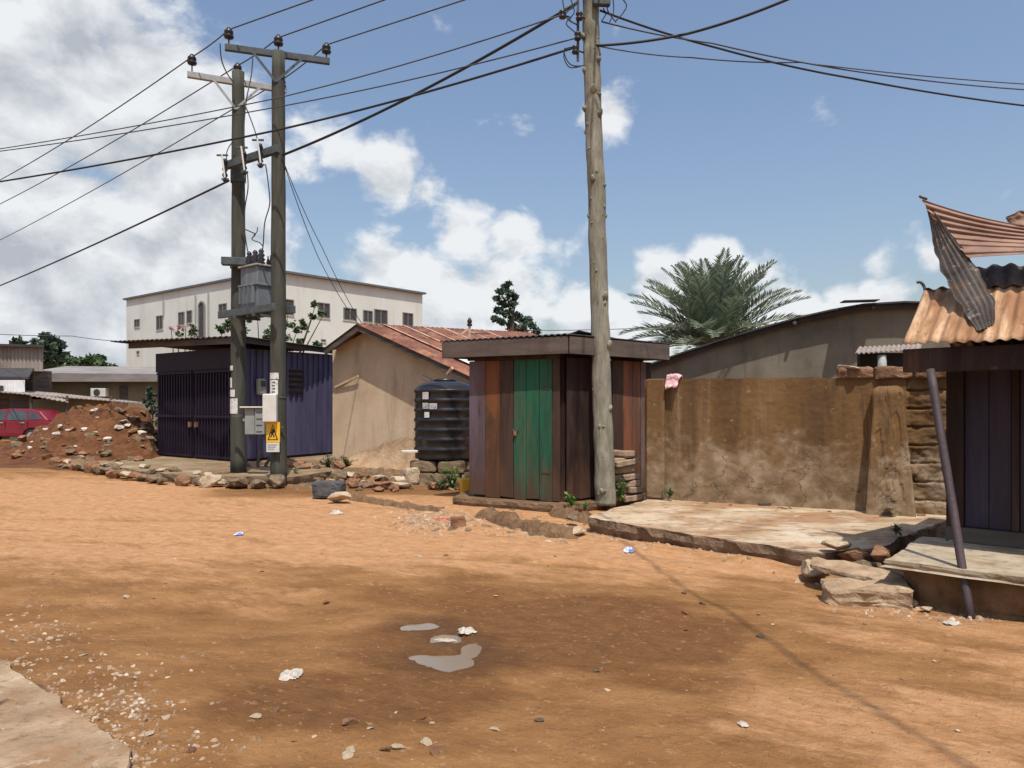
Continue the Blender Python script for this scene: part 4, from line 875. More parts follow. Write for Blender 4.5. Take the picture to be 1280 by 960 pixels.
for (a, Ya, b, Yb, c, Yc, e, Ye, nm), lb in zip(hv, names):
    pa, pb, pc, pe = P(*a, Ya), P(*b, Yb), P(*c, Yc), P(*e, Ye)
    far = ext(pb, pc, 9); far.z = pb.z+.1; near = ext(pa, pe, 9); near.z = pa.z+.2
    pc2 = Vector(pc)
    wire('power_line', [near, pe, pa, pb, pc2, far], .013, lb, [.0, .0, .03, .1, .0], 'cable_thin')
TP = 11.35
def lv(a, m_, Ym, c, Yc, r, lb, mm='cable'):
    p0, p1, p2 = P(*a, TP), P(*m_, Ym), P(*c, Yc); wire('power_line', [p0, p1, p2, ext(p1, p2, 6)+Vector((0, 0, .5))], r, lb, [.06, .04, 0], mm)
lv((704,18), (345,123), 13.9, (0,186), 17.2, .011, 'thin cable from the wooden pole past the tall poles, topmost of the three low ones', 'cable_thin')
lv((722,47), (345,134), 13.95, (0,189), 17.25, .011, 'thin cable from the wooden pole past the tall poles, between two thicker or higher ones', 'cable_thin')
lv((719,59), (345,163), 13.75, (0,227), 17.0, .019, 'thick black cable from the wooden pole crossing in front of both tall poles')
wire('power_line', [P(722,3,TP), P(353,194,14.78)], .024, 'thickest black cable sagging from the wooden pole top to the right tall pole', .14)
wire('power_line', [P(286,226,15.65), P(0,357,28), ext(P(286,226,15.65), P(0,357,28), 7)], .022, 'thick black cable running down left from the left tall pole', [.06, 0])
wire('power_line', [P(352,196,14.78), P(398,322,17), P(447,404,19.1)], .009, 'thin service wire from the right tall pole to the tan house gable, left of two', .08, 'cable_thin')
wire('power_line', [P(352,196,14.78), P(402,308,17), P(452,404,19.2)], .009, 'thin service wire from the right tall pole to the tan house gable, right of two', .08, 'cable_thin')
wire('power_line', [P(750,13,TP), P(897,60,12.2), P(1060,97,13), P(1280,132,14), P(1800,190,16)], .017, 'black cable from the wooden pole top, lowest at the right frame edge', .03)
wire('power_line', [P(752,27,TP), P(890,54,12), P(1075,90,13), P(1280,112,14), P(1800,150,16)], .012, 'thin cable from the wooden pole, middle one at the right frame edge', .03, 'cable_thin')
wire('power_line', [P(750,58,TP), P(865,72,12), P(1000,78,12.6), P(1280,105,14), P(1800,140,16)], .010, 'thinnest cable from the wooden pole, uppermost at the right frame edge', .03, 'cable_thin')
wire('power_line', [P(745,57,TP), P(860,42,11.0), P(985,-1,10.4), P(1500,-260,9)], .02, 'black cable rising right from the wooden pole out of the frame top', .03)
wire('power_line', [P(748,-20,TP)+Vector((0, 0, .2)), Vector((2.3, 3.2, 8.2)), Vector((3.6, -6, 8.6))], .016, 'overhead cable towards the camera whose line of shadow crosses the street', .12)
# jumpers
def jumper(pl, lb, r=.012):
    pts = [P(a, b, Y) for a, b, Y in pl]; out = []
    for i in range(len(pts)-1):
        p0, p1, p2, p3 = pts[max(0, i-1)], pts[i], pts[i+1], pts[min(len(pts)-1, i+2)]
        for k in range(8):
            s = k/8; out.append(.5*((2*p1)+(p2-p0)*s+(2*p0-5*p1+4*p2-p3)*s*s+(3*p1-p0-3*p2+p3)*s**3))
    out.append(pts[-1]); mb = MB(); mb.tube(out, r, 6); tag(mb.build('jumper_cable', M['cable_thin'], origin=pts[0], smooth_=True), lb, 'cable')
jumper([(275,54,14.8),(277,75,14.9),(284,92,15.2),(292,103,15.55)], 'short jumper hanging from the uppermost line to the left tall pole')
jumper([(316,72,15.2),(314,95,15.2),(308,125,15.1),(305,160,15.1),(306,198,15.1)], 'jumper dropping from the middle line to the middle fuse cutout')
jumper([(305,128,15.1),(313,148,15),(320,168,14.9),(325,188,14.85)], 'jumper slanting down between the tall poles to the right fuse cutout')
jumper([(292,176,15.55),(286,184,15.5),(283,193,15.4),(284,203,15.35)], 'short curved jumper into the left fuse cutout')
jumper([(309,214,15.1),(310,235,15.1),(306,262,15.2),(306,290,15.3),(311,322,15.35)], 'lead falling from the middle fuse cutout close to the left tall pole')
jumper([(332,205,14.9),(336,235,14.95),(337,256,15),(331,278,15.1),(329,305,15.2),(327,322,15.28)], 'lead swinging down from the right fuse cutout to the transformer')
jumper([(307,287,15.25),(314,290,15.2),(319,293,15.2),(315,298,15.2),(318,301,15.2),(324,303,15.2),(329,308,15.2)], 'kinked loose wire above the transformer')
jumper([(317,294,15.2),(321,290,15.2),(322,284,15.2)], 'bent wire end sticking up above the transformer', .01)
wire('power_line', [P(-60,414,60), P(90,420,60), P(168,427,60)], .03, 'thin distant cable left of the cream building', .1, 'cable_thin')
wire('power_line', [P(655,413,40), P(830,409,40), P(1050,402,40)], .02, 'thin distant cable between the dark tree and the palm', .05, 'cable_thin')

# ------------------------------------------------------------------ cream building
wA, wB, wC = P(158,375,65.8), P(345,340,52.0), P(528,368,62.5)
H = 11.0; t = thing('apartment_building', 'large cream three storey building behind the tall poles', 'building', (wB.x, wB.y, 0))
D_ = wA+wC-wB
mb = MB(); mb.prism([(wA.x, wA.y, -.1), (wB.x, wB.y, -.1), (wC.x, wC.y, -.1), (D_.x, D_.y, -.1)], (0, 0, H+.1)); mb.build('wall', M['white_wall'], t)
mb = MB(); u = .12; cen = (wA+wC)/2
q = [Vector((p.x, p.y, H+.003))+(Vector((p.x-cen.x, p.y-cen.y, 0)).normalized()*.35) for p in (wA, wB, wC, D_)]
mb.prism(q, (0, 0, .15)); mb.build('roof', M['roof_edge'], t)
mb = MB(); tt = on_line(262, wA, wB); q = Vector((lerp(wA.x, wB.x, tt)+.8, lerp(wA.y, wB.y, tt)+1.2, H+.22)); mb.rbox(q, 1.6, .8, .3, -.66); mb.build('roof_hatch', M['roof_edge'], t)
def window(A, B, px0, px1, py0, py1, arch=False):
    t0, t1 = on_line(px0, A, B), on_line(px1, A, B); a = Vector((lerp(A.x, B.x, t0), lerp(A.y, B.y, t0))); b = Vector((lerp(A.x, B.x, t1), lerp(A.y, B.y, t1))); Ym = (a.y+b.y)/2
    z0, z1 = zz(py1, Ym), zz(py0, Ym); fw = .07; d = (b-a).normalized()
    if not arch:
        mb = MB(); mb.slab(a, b, z1-fw, z1, 0, .07); mb.slab(a, b, z0, z0+fw, 0, .07); mb.slab(a, a+d*fw, z0+fw, z1-fw, 0, .07); mb.slab(b-d*fw, b, z0+fw, z1-fw, 0, .07)
        if (b-a).length > .9: m_ = (a+b)/2; mb.slab(m_-d*.035, m_+d*.035, z0+fw, z1-fw, 0, .06)
        w_ = mb.build('window', M['win_frame'], t)
        mb = MB(); mb.slab(a+d*fw, b-d*fw, z0+fw, z1-fw, -.05, .025); mb.build('pane', M['win_dark'], w_)
        mb = MB(); mb.slab(a-d*.05, b+d*.05, z0-.06, z0-.003, 0, .06); mb.build('sill', M['white_wall'], w_)
    else:
        mb = MB(); n = Vector((d.y, -d.x)); n = n if n.dot(-a) > 0 else -n; c = (a+b)/2; hw = (b-a).length/2; zc = z1-hw
        o = [(-hw, z0), (hw, z0)]+[(hw*math.cos(k*math.pi/10), zc+hw*math.sin(k*math.pi/10)) for k in range(11)]
        mb.prism([Vector((c.x+d.x*u+n.x*-.05, c.y+d.y*u+n.y*-.05, v_)) for u, v_ in o], (n.x*.09, n.y*.09, 0)); w_ = mb.build('arched_window', M['win_dark'], t)
        mb = MB()
        for k in range(len(o)):
            (u0, v0), (u1, v1) = o[k], o[(k+1) % len(o)]
            if k == 0: continue
            mb.beam((c.x+d.x*u0+n.x*.04, c.y+d.y*u0+n.y*.04, v0), (c.x+d.x*u1+n.x*.04, c.y+d.y*u1+n.y*.04, v1), .12, .14)
        mb.build('frame', M['win_frame'], w_)
for px0, px1, py0, py1 in ((168.5,175,399,409), (196,204,394.5,412), (223.5,231,390,406.5), (234,240.5,388,404), (274,284,379.5,390.5)): window(wA, wB, px0, px1, py0, py1)
window(wA, wB, 249, 256.5, 377.5, 421, True)
window(wA, wB, 171.5, 174.5, 438.5, 442.5)
for px0, px1, py0, py1 in ((354,367,374,394), (397,412,378.5,397.5), (429,445.5,385,400.5), (453.5,465.5,388,403), (467.5,484,387,405.5), (503,516,391,408), (401,407,424,427.5)): window(wB, wC, px0, px1, py0, py1)
for px, y0, y1 in ((205, 376, 392), (245, 369, 402), (261, 366, 420)):
    tt = on_line(px, wA, wB); a = Vector((lerp(wA.x, wB.x, tt), lerp(wA.y, wB.y, tt)-.12)); mb = MB(); mb.tube([(a.x, a.y, zz(y0, a.y)), (a.x, a.y, zz(y1, a.y))], .06, 6); mb.build('drain_pipe', M['arm_pale'], t)
# ------------------------------------------------------------------ purple kiosk
kA, kB, kC = Vector((-10.17, 21.2)), Vector((-6.84, 18.7)), Vector((-5.2, 21.9)); kD = kA+kC-kB
t = thing('purple_kiosk', 'dark purple metal kiosk with a barred front behind the tall poles', 'kiosk', (kB.x, kB.y, .17))
mb = MB(); mb.prism([(p.x, p.y, .171) for p in (kA, kB, kC, kD)], (0, 0, 2.75)); mb.build('wall', M['purple_dark'], t)
mb = MB(); mb.slab(kA, kB, 2.55, 3.08, .003, .05); mb.build('fascia', M['purple_dark'], t)
mb = MB(); ribbed(mb, kB, kC, (.24, .24), (3.05, 3.1), 17, .035, .025); mb.build('side_sheet', M['purple_sheet'], t)
d = (kB-kA).normalized(); Lk = (kB-kA).length
for (s0, s1, nb, nm) in ((.03, .47, 13, 'door'), (.5, .97, 14, 'door')):
    a, b = kA.lerp(kB, s0), kA.lerp(kB, s1); mb = MB(); mb.slab(a, b, .22, 2.5, .004, .03); dr = mb.build(nm, M['purple_dark'], t)
    mb = MB()
    for k in range(nb):
        q = a.lerp(b, (k+.5)/nb); mb.slab(q-d*.022, q+d*.022, .26, 2.46, .031, .065)
    mb.build('bars', M['purple_dark'], dr)
    for z in (.22, 1.28, 2.47):
        mb = MB(); mb.slab(a, b, z, z+.06, .066, .09); mb.build('rail', M['purple_dark'], dr)
    mb = MB(); q = a.lerp(b, .96 if s0 < .2 else .06); mb.slab(q-d*.05, q+d*.05, 1.02, 1.16, .066, .12); mb.build('padlock', M['laterite'], dr)
mb = MB()
rf = [P(138,427,21.6), P(303,420,17.9), P(428,437,21.8)]; rd = rf[0]+rf[2]-rf[1]
corr(mb, rf[0], rf[1], rd, rf[2], 26, .02, nv=4); mb.build('roof', M['dark_roof'], t, solid=.012)
mb = MB(); mb.slab(Vector((rf[0].x+.5, rf[0].y+.05)), Vector((rf[1].x-.05, rf[1].y+.06)), (rf[0].z-.2, rf[1].z-.17), (rf[0].z-.03, rf[1].z-.03), -.05, 0); mb.build('roof_beam', M['old_wood'], t)
mb = MB(); mb.slab(Vector((rf[1].x-.02, rf[1].y+.14)), Vector((rf[2].x-.1, rf[2].y+.1)), (rf[1].z-.15, rf[2].z-.14), (rf[1].z-.03, rf[2].z-.03), -.05, 0); mb.build('roof_beam', M['dark_roof'], t)
# louvre window in the side
t0, t1 = on_line(359, kB, kC), on_line(376, kB, kC); a, b = kB.lerp(kC, t0), kB.lerp(kC, t1); Ym = (a.y+b.y)/2; mb = MB()
mb.slab(a, b, zz(492,Ym), zz(461,Ym), .03, .07); wq = mb.build('window', M['win_dark'], t)
for k in range(5):
    z = lerp(zz(490,Ym), zz(464,Ym), k/4.); mb = MB(); mb.slab(a, b, z-.03, z+.03, .071, .095); mb.build('louvre', M['purple_dark'], wq)
# meter on its side wall
t0, t1 = on_line(317, kB, kC), on_line(327, kB, kC); a, b = kB.lerp(kC, t0), kB.lerp(kC, t1); Ym = a.y
mm = thing('meter_box', 'small rounded grey meter on the side of the purple kiosk', 'meter box', (a.x, a.y, zz(495,Ym)))
mb = MB(); mb.slab(a, b, zz(494,Ym), zz(473,Ym), .062, .2); mb.build('case', M['grey_paint'], mm, bevel=.05)
mb = MB(); mb.slab(a.lerp(b, .2), a.lerp(b, .8), zz(483,Ym), zz(476,Ym), .201, .212); mb.build('display', M['win_dark'], mm)

# ------------------------------------------------------------------ tan house
hap, hre = P(446,405,19.2), P(662,416,23.5); her, hel = P(606,479,16.4), P(404,436,19.95); rv = hre-hap
t = thing('tan_house', 'tan mud plastered house with a rusty red roof behind the black tank', 'house', (hap.x, hap.y, 0))
rdir = Vector((rv.x, rv.y, 0)).normalized(); o3 = rdir*.4
def hl(p, dz=0): return Vector((p.x, p.y, p.z+dz))+o3
L0 = hl(hel.lerp(hap, -.12), -.1); R0 = hl(her.lerp(hap, .04), -.12); A0 = hl(hap, -.12); L0.z = hel.z+.02
n_ = 14; rowsw = []
mb = MB(); mb.prism([(L0.x, L0.y, -.1), (R0.x, R0.y, -.1), R0, A0, L0], rdir*6.5); mb.build('wall', M['mud_wall'], t)
# thickened plaster skirt at the foot
mb = MB(); rr = []
for i in range(9):
    k = i/8; z = lerp(-.05, .62, k); off = -.3*(1-k)**1.5-.004; rr.append([L0.lerp(R0, s/24)*1 for s in range(25)])
    for s, p in enumerate(rr[-1]): hz = max(.12, 1.35-2.6*abs(s/24-.5))*(1+.2*fnoise(s*.6, 4)); rr[-1][s] = Vector((p.x+rdir.x*off, p.y+rdir.y*off, z*hz))
mb.grid(rr); mb.build('plinth', M['mud_slump'], t, smooth_=True)
mb = MB(); corr(mb, hap, hre, her, her+rv, 34, .022, nu=200, nv=8, sag=.06); mb.build('roof', M['rust_roof'], t, solid=.012)
mb = MB(); corr(mb, hap+Vector((0, 0, .005)), hre+Vector((0, 0, .005)), hel, hel+rv, 34, .022, nu=200, nv=5); mb.build('roof', M['rust_roof'], t, solid=.012)
nup = (hre-hap).cross(her-hap).normalized(); nup = nup if nup.z > 0 else -nup
for k, (s, w0) in enumerate(((.13, .03), (.23, .034), (.33, .03), (.44, .034), (.56, .03), (.68, .03))):
    a = hap.lerp(hre, s)+nup*.035; b = her.lerp(her+rv, s)+nup*.035; mb = MB(); mb.quad(a-rdir*w0, a+rdir*w0, b+rdir*w0, b-rdir*w0); mb.build('sheet_lap', M['lap'], t, solid=.01)
a = hap.lerp(hre, .1)+nup*.06; b = her.lerp(her+rv, .1)+nup*.06
mb = MB(); p0 = a.lerp(b, .62); p1 = a.lerp(b, .99); mb.quad(p0, p0+rdir*.9, p1+rdir*.75, p1+rdir*.05); mb.build('roof_patch', M['white_sheet'], t, solid=.008)
for (p, q, dz) in ((hap, her, -.1), (hap, hel, -.1)):
    mb = MB(); mb.beam(Vector(p)+Vector((0, 0, dz))+rdir*.05, Vector(q)+Vector((0, 0, dz))+rdir*.05, .05, .14); mb.build('bargeboard', M['old_wood'], t)
mb = MB(); s0 = hap.lerp(her, .74)+Vector((0, -.1, -.2)); mb.beam(s0, s0+Vector((.14, -.22, .14)), .05, .06); mb.build('rafter_end', M['lap'], t)
for (pa, pb) in (((420,484), (449,470)), ((527,470), (540,476))):
    ta_, tb_ = on_line(pa[0], L0, R0), on_line(pb[0], L0, R0); a = L0.lerp(R0, ta_); b = L0.lerp(R0, tb_); a.z = zz(pa[1], a.y); b.z = zz(pb[1], b.y); mb = MB(); mb.beam(a-rdir*.03, b-rdir*.03, .035, .05); mb.build('ledge', M['mud_wall'], t)
# service bracket on the roof
c = P(587,418,18.5); t = thing('service_mast', 'small service bracket with an insulator on the rusty roof', 'bracket', c-Vector((0, 0, .2)))
mb = MB(); mb.beam(c-Vector((0, 0, .22)), c+Vector((0, 0, .2)), .06, .06); mb.build('post', M['lap'], t)
mb = MB(); mb.beam(P(572,421,18.5), P(586,411,18.5), .05, .05); mb.build('brace', M['lap'], t)
mb = MB(); mb.beam(c+Vector((.05, 0, .02)), c+Vector((.5, .2, .03)), .03, .03); mb.build('arm', M['arm_dark'], t)
insulator(t, c+Vector((0, 0, .3)), .7)

# ------------------------------------------------------------------ black tank
tc_ = P(556,0,15.5); tc_.z = .5
t = thing('water_tank', 'ribbed black plastic water tank between tan house and green kiosk', 'water tank', tc_)
hh = 1.6; pr = [(.6, 0), (.625, .02)]
z = .06
while z < 1.36:
    pr += [(.622, z), (.622, z+.1), (.645, z+.13), (.645, z+.16), (.622, z+.19)]; z += .2
pr += [(.615, 1.44), (.56, 1.52), (.4, 1.585), (.3, 1.6)]
mb = MB(); mb.lathe(tc_, pr, 48); mb.build('body', M['plastic_black'], t, smooth_=True)
mb = MB(); mb.lathe(tc_+Vector((0, 0, 1.602)), [(.24, 0), (.25, .03), (.22, .06), (.08, .075)], 24); mb.build('lid', M['plastic_black'], t, smooth_=True)
def sticker(a0, a1, z0, z1, nm='label_sticker'):
    mb = MB(); rr = [[Vector((tc_.x+.66*math.cos(R(lerp(a0, a1, i/6))), tc_.y+.66*math.sin(R(lerp(a0, a1, i/6))), z_)) for i in range(7)] for z_ in (z0, z1)]; mb.grid(rr); mb.build(nm, M['paper'], t, solid=.003)
za = lambda py: zz(py, 14.9)
for (x0_, x1_, y0_, y1_) in ((528,536,490,499), (528,536,503.5,511), (537,547,504,511.5), (530.5,537,515,522)):
    A1 = [math.degrees(math.acos(max(-1, min(1, (((q_-640)/F*14.95)-tc_.x)/.66)))) for q_ in (x0_, x1_)]
    sticker(360-A1[0], 360-A1[1], za(y1_), za(y0_))
# blocks carrying the tank
for k, (dx, dy, z_) in enumerate(((-.4,-.42,.0), (.1,-.55,.0), (.5,-.3,.0), (-.35,.4,.0), (.35,.4,.0), (0,0,0))):
    block('concrete_block', (tc_.x+dx, tc_.y+dy, z_), .52, .36, .235, random.uniform(-.3, .3), M['stone_grey'], 'grey block in the lower course under the black tank', 'block', 'lower blocks under the tank', .02)
for k, (dx, dy) in enumerate(((-.38,-.36), (.18,-.45), (.5,-.1), (-.3,.36), (.3,.38))):
    block('concrete_block', (tc_.x+dx, tc_.y+dy, .24), .54, .36, .235, random.uniform(-.2, .2), M['stone_grey'], 'mossy block in the upper course under the black tank', 'block', 'upper blocks under the tank', .015)
q = P(512,564,15.0); block('board', (q.x, q.y, q.z-.03), .34, .2, .05, .1, M['white_paint'], 'bright white board end beside the foot of the tank', 'board')
q = P(514,578,15.0); block('concrete_block', (q.x, q.y, .0), .3, .3, .34, .4, M['stone_pale'], 'pale block standing left of the tank base', 'block')
q = P(489,588,14.6); mb = MB()
o = stone(q.x+.15, q.y, 0, .62, 'pale', 'large white sack like stone in the rubble before the tank', None); 
q = G(476,602, .0); stone(q.x, q.y, 0, .42, 'pale', 'low whitish stone in front of the sack like stone', None)
for i in range(105):
    px = random.uniform(385, 590); Y = random.uniform(13.6, 16.2) if px > 440 else random.uniform(15.2, 17.5); x = (px-640)/F*Y
    if math.hypot(x-tc_.x, Y-tc_.y) < 1.0: continue
    k = random.choice(('grey', 'grey', 'grey', 'red', 'red', 'pale')); stone(x, Y, .0, random.choice((.12, .16, .2, .26, .34, .46)), k, {'grey': 'grey brown rubble lying below the tan house and tank', 'red': 'reddish rubble lying below the tan house and tank', 'pale': 'pale rubble lying below the tan house and tank'}[k], {'grey': 'grey rubble by the tank', 'red': 'reddish rubble by the tank', 'pale': 'pale rubble by the tank'}[k])
for i in range(16):
    px = random.uniform(360, 440); Y = random.uniform(16.6, 18.2); x = (px-640)/F*Y
    stone(x, Y, .14, random.uniform(.25, .5), random.choice(('grey', 'red')), 'rubble stone piled at the foot of the purple kiosk side', 'rubble under the purple kiosk side')
q = G(323,588,.1); mb = MB()
for a in (-.4, .1, .5): mb.tube([(q.x+a*.2, q.y, .02), (q.x-.1+a*.5, q.y+.1, .25), (q.x-.1+a*.9, q.y+.15, .55)], [.05, .04, .025], 7)
tag(mb.build('tree_stump', M['bark'], origin=(q.x, q.y, 0)), 'forked dry stump between the feet of the tall poles', 'stump')
# jerrycan
q = P(583,595,12.9); t = thing('jerrycan', 'yellow jerrycan half hidden behind the green kiosk', 'jerrycan', (q.x, q.y, .0))
mb = MB(); mb.rbox((q.x, q.y, 0.0), .22, .16, .34, .2); mb.build('body', M['jerry'], t, bevel=.03)
mb = MB(); mb.lathe((q.x-.04, q.y, .335), [(.035, 0), (.035, .05), (.03, .06)], 12); mb.build('cap', M['white_paint'], t)
mb = MB(); mb.tube([(q.x, q.y, .33), (q.x+.02, q.y, .4), (q.x+.09, q.y, .4), (q.x+.1, q.y, .33)], .014, 6); mb.build('handle', M['jerry'], t)

# ------------------------------------------------------------------ green kiosk
gA, gB, gC = Vector((-.694, 12.08)), Vector((.79, 11.27)), Vector((2.364, 12.7)); gD = gA+gC-gB
t = thing('green_kiosk', 'small wooden kiosk with a green plank door beside the wooden pole', 'kiosk', (gB.x, gB.y, .08))
mb = MB(); mb.prism([(p.x, p.y, .1) for p in (gA.lerp(gD, .03).lerp(gB, .02), gB.lerp(gD, .03), gC.lerp(gD, .05).lerp(gB, .02), gD)], (0, 0, 2.42)); mb.build('inner_wall', M['pl_dark'], t)
def planks(A, B, segs, z0, z1):
    for (p0, p1, mm_, nsub, nm, a_) in segs:
        t0, t1 = on_line(p0, A, B), on_line(p1, A, B); mb = MB()
        for k in range(nsub):
            s0, s1 = lerp(t0, t1, k/nsub), lerp(t0, t1, (k+1)/nsub); ga = random.uniform(.002, .007)/(B-A).length
            o_ = a_+random.uniform(0, .008); zb_ = z0+random.uniform(0, .03); mb.slab(A.lerp(B, s0+ga+random.uniform(-.002, .002)), A.lerp(B, s1-ga), (zb_, zb_+random.uniform(-.012, .012)), z1, o_, o_+.025)
        mb.build(nm, M[mm_], t, bevel=.004)
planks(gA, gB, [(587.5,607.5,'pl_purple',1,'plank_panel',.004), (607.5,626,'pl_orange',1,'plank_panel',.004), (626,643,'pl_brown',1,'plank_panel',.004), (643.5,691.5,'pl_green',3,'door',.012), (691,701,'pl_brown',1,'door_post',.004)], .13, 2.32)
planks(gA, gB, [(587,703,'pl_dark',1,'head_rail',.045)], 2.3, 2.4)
planks(gB, gC, [(707,722,'pl_dark',1,'plank_panel',.004), (722,736,'pl_dark',1,'plank_panel',.006), (736,764,'pl_dark',2,'plank_panel',.004), (764,777,'pl_brown',1,'plank_panel',.004), (777,789,'pl_red',1,'plank_panel',.004), (789,799,'pl_red',1,'plank_panel',.004), (799,806,'pl_grey',1,'plank_panel',.004), (806,812,'pl_dark',1,'plank_panel',.004)], .13, 2.34)  # planks by the pole: dark paint, with the pole's shadow put into it
dg = (gB-gA).normalized()
for z in (.55, 1.85):
    q = gA.lerp(gB, on_line(688, gA, gB)); mb = MB(); mb.slab(q-dg*.13, q+dg*.025, z, z+.022, .046, .05); mb.build('hinge', M['pl_brown'], t)
q = gA.lerp(gB, on_line(646.5, gA, gB)); mb = MB(); mb.slab(q-dg*.05, q+dg*.05, 1.2, 1.235, .046, .054); mb.build('hasp', M['arm_dark'], t)
mb = MB(); mb.slab(q-dg*.028, q+dg*.022, 1.13, 1.195, .05, .075); mb.build('padlock', M['laterite'], t, bevel=.006)
FA, FB, FC = Vector((-1.148, 12.05)), Vector((.845, 11.0)), Vector((2.686, 12.6)); FD = FA+FC-FB
for (a, b, m_) in ((FA, FB, 'fascia'), (FB, FC, 'fascia'), (FC, FD, 'fascia'), (FD, FA, 'fascia')):
    dd = (b-a).normalized()*.012; mb = MB(); mb.slab(a+dd, b-dd, 2.375, 2.635, -.012, .012); mb.build('fascia_board', M[m_], t, bevel=.004)
cen = (FA+FC)/2; ex = lambda p: p+(p-cen).normalized()*.03
mb = MB()
pk = FB.lerp(FD, .08); a, b, c, dd = ex(FA), ex(FB), ex(FC), ex(FD)
corr(mb, Vector((*a, 2.645)), Vector((*b, 2.665)), Vector((*dd, 2.69)), Vector((*c, 2.655)), 22, .012, nv=4); mb.build('roof', M['dark_roof'], t, solid=.008)
mb = MB(); q = Vector((FB.x+.1, FB.y+.35)); mb.prism([(q.x-1.0, q.y+.55, 2.68), (q.x-.05, q.y, 2.70), (q.x+.08, q.y-.02, 2.745), (q.x+.75, q.y+.62, 2.68), (q.x-.1, q.y+1.3, 2.68)], (0, 0, .012)); mb.build('roof_flap', M['dark_roof'], t)
mb = MB(); mb.prism([(p.x, p.y, 2.39) for p in (FA.lerp(cen, .03), FB.lerp(cen, .03), FC.lerp(cen, .03), FD.lerp(cen, .03))], (0, 0, .03)); mb.build('soffit', M['pl_dark'], t)
o = slab_poly('kiosk_base', [(-.95, 11.95), (.72, 10.98), (.98, 11.1), (2.6, 12.6), (1.1, 14.1), (-.7, 13.3)], -.05, .12, [M['kerb'], M['slab_side']], .02)
tag(o, 'worn concrete footing under the green kiosk', 'footing')
# brick stack behind the wooden pole
bx = [(778,598,.0,.36,.25,.12), (790,592,.0,.34,.3,.2), (772,590,.1,.36,.25,.5), (783,588,.2,.4,.2,.1), (793,590,.12,.3,.2,.5), (775,588,.3,.36,.2,.25), (787,590,.31,.32,.22,.5), (776,590,.42,.42,.22,.15), (782,590,.53,.46,.2,.45), (779,590,.66,.38,.18,-.4), (769,590,.55,.3,.2,.3)]
for (px, py, z_, sx, sy, rz) in bx:
    x = (px-640)/F*11.75; block('brick', (x, 11.75+random.uniform(-.05, .05), .1+z_*1.05), sx, sy, .095, rz, M['brick'], 'old brown brick in the leaning stack behind the wooden pole', 'brick', 'stacked bricks behind the wooden pole', .012, (random.uniform(-.04, .16), 0), .008)

# ------------------------------------------------------------------ brown wall
wl, wr = Vector((2.03, 11.3)), Vector((5.75, 9.45))
t = thing('boundary_wall', 'low ochre brown plastered wall behind the concrete slab', 'wall', (wl.x, wl.y, 0))
d = (wr-wl).normalized(); n = Vector((d.y, -d.x)); n = n if n.y < 0 else -n; WL = (wr-wl).length
nu, nz = 170, 120
def topz(u): return lerp(2.0, 1.985, u/WL)+.012*fnoise(u*4, 3)-.05*max(0, fnoise(u*1.7, 8)-.25)
fr = []
for i in range(nz+1):
    r = []
    for j in range(nu+1):
        u = WL*j/nu; z = topz(u)*i/nz; dp = .012*fbm(u*1.0, z*1.0, 2)+.004*fnoise(u*5, z*5, 3)+.003*fnoise(u*16, z*16, 3)-.012*smooth(.0, .12, fbm(u*.9, z*1.3, 31)-.18)*smooth(1.3, .9, z)
        if u > WL-.62: dp += -.045+.028*fnoise(u*2.2, z*5, 9)+.018*fnoise(u*9, z*9, 2)-.05*smooth(.022, .0, abs(((z+.03*fnoise(u*4, 1)) % .24)-.12))*max(.1, .6+fnoise(u*2.1, z*2, 5))+.012*fnoise(u*22, z*22, 6)   # bare blocks at the right end
        r.append(Vector((wl.x+d.x*u+n.x*dp, wl.y+d.y*u+n.y*dp, z)))
    fr.append(r)
mb = MB(); mb.grid(fr)
bk = [[Vector((wl.x+d.x*WL*j/nu-n.x*.2, wl.y+d.y*WL*j/nu-n.y*.2, q_)) for j in range(nu+1)] for q_ in (2.0, 0)]
bk[0] = [Vector((p.x, p.y, fr[-1][j].z)) for j, p in enumerate(bk[0])]
mb.grid([fr[-1], bk[0], bk[1]]); mb.grid([[r[0] for r in fr], [Vector((wl.x-n.x*.2, wl.y-n.y*.2, r[0].z)) for r in fr]])
o = mb.build('wall', M['brown_wall'], t, smooth_=True, fix=False)
t0, t1 = on_line(808, wl, wr), on_line(832, wl, wr)
mb = MB(); mb.slab(wl.lerp(wr, t0+.004), wl.lerp(wr, t1), .2, 2.005, .025, .075); mb.build('pilaster', M['brown_wall'], t, bevel=.02)
# buttress
rows = []
acol = [-1]+[q/10 for q in range(-10, 11)]+[1]
for i in range(61):
    k = i/60; z = lerp(.18, 1.86, k); hw = lerp(.29, .185, min(1, k*1.25)); dp = lerp(.30, .15, min(1, k*1.2))
    if k > .93: s_ = math.sqrt(max(0, 1-((k-.93)/.07)**2)); hw *= .6+.4*s_; dp *= max(.2, s_)
    hw += .008*fnoise(i*.2, 4); c = wl.lerp(wr, on_line(lerp(1113, 1110, k), wl, wr)); r = []
    for jj, a in enumerate(acol):
        e = 0 if jj in (0, len(acol)-1) else 1; ed = .5 if abs(a) > .95 and e else 1
        q = c+d*(a*hw*(1.04 if e == 0 else 1)+.006*fnoise(z*9, a*4, 5)*ed)+n*((dp-.012*(abs(a) > .95)+.008*fnoise(a*2.2, z*3, 6)+.004*fnoise(a*9, z*14, 2)-.014*smooth(.1, .3, fbm(a*1.4, z*2.2, 44)))*e-.02*(1-e)); r.append(Vector((q.x, q.y, z)))
    rows.append(r)
mb = MB(); mb.grid(rows); bo = mb.build('buttress', M['brown_wall'], t)
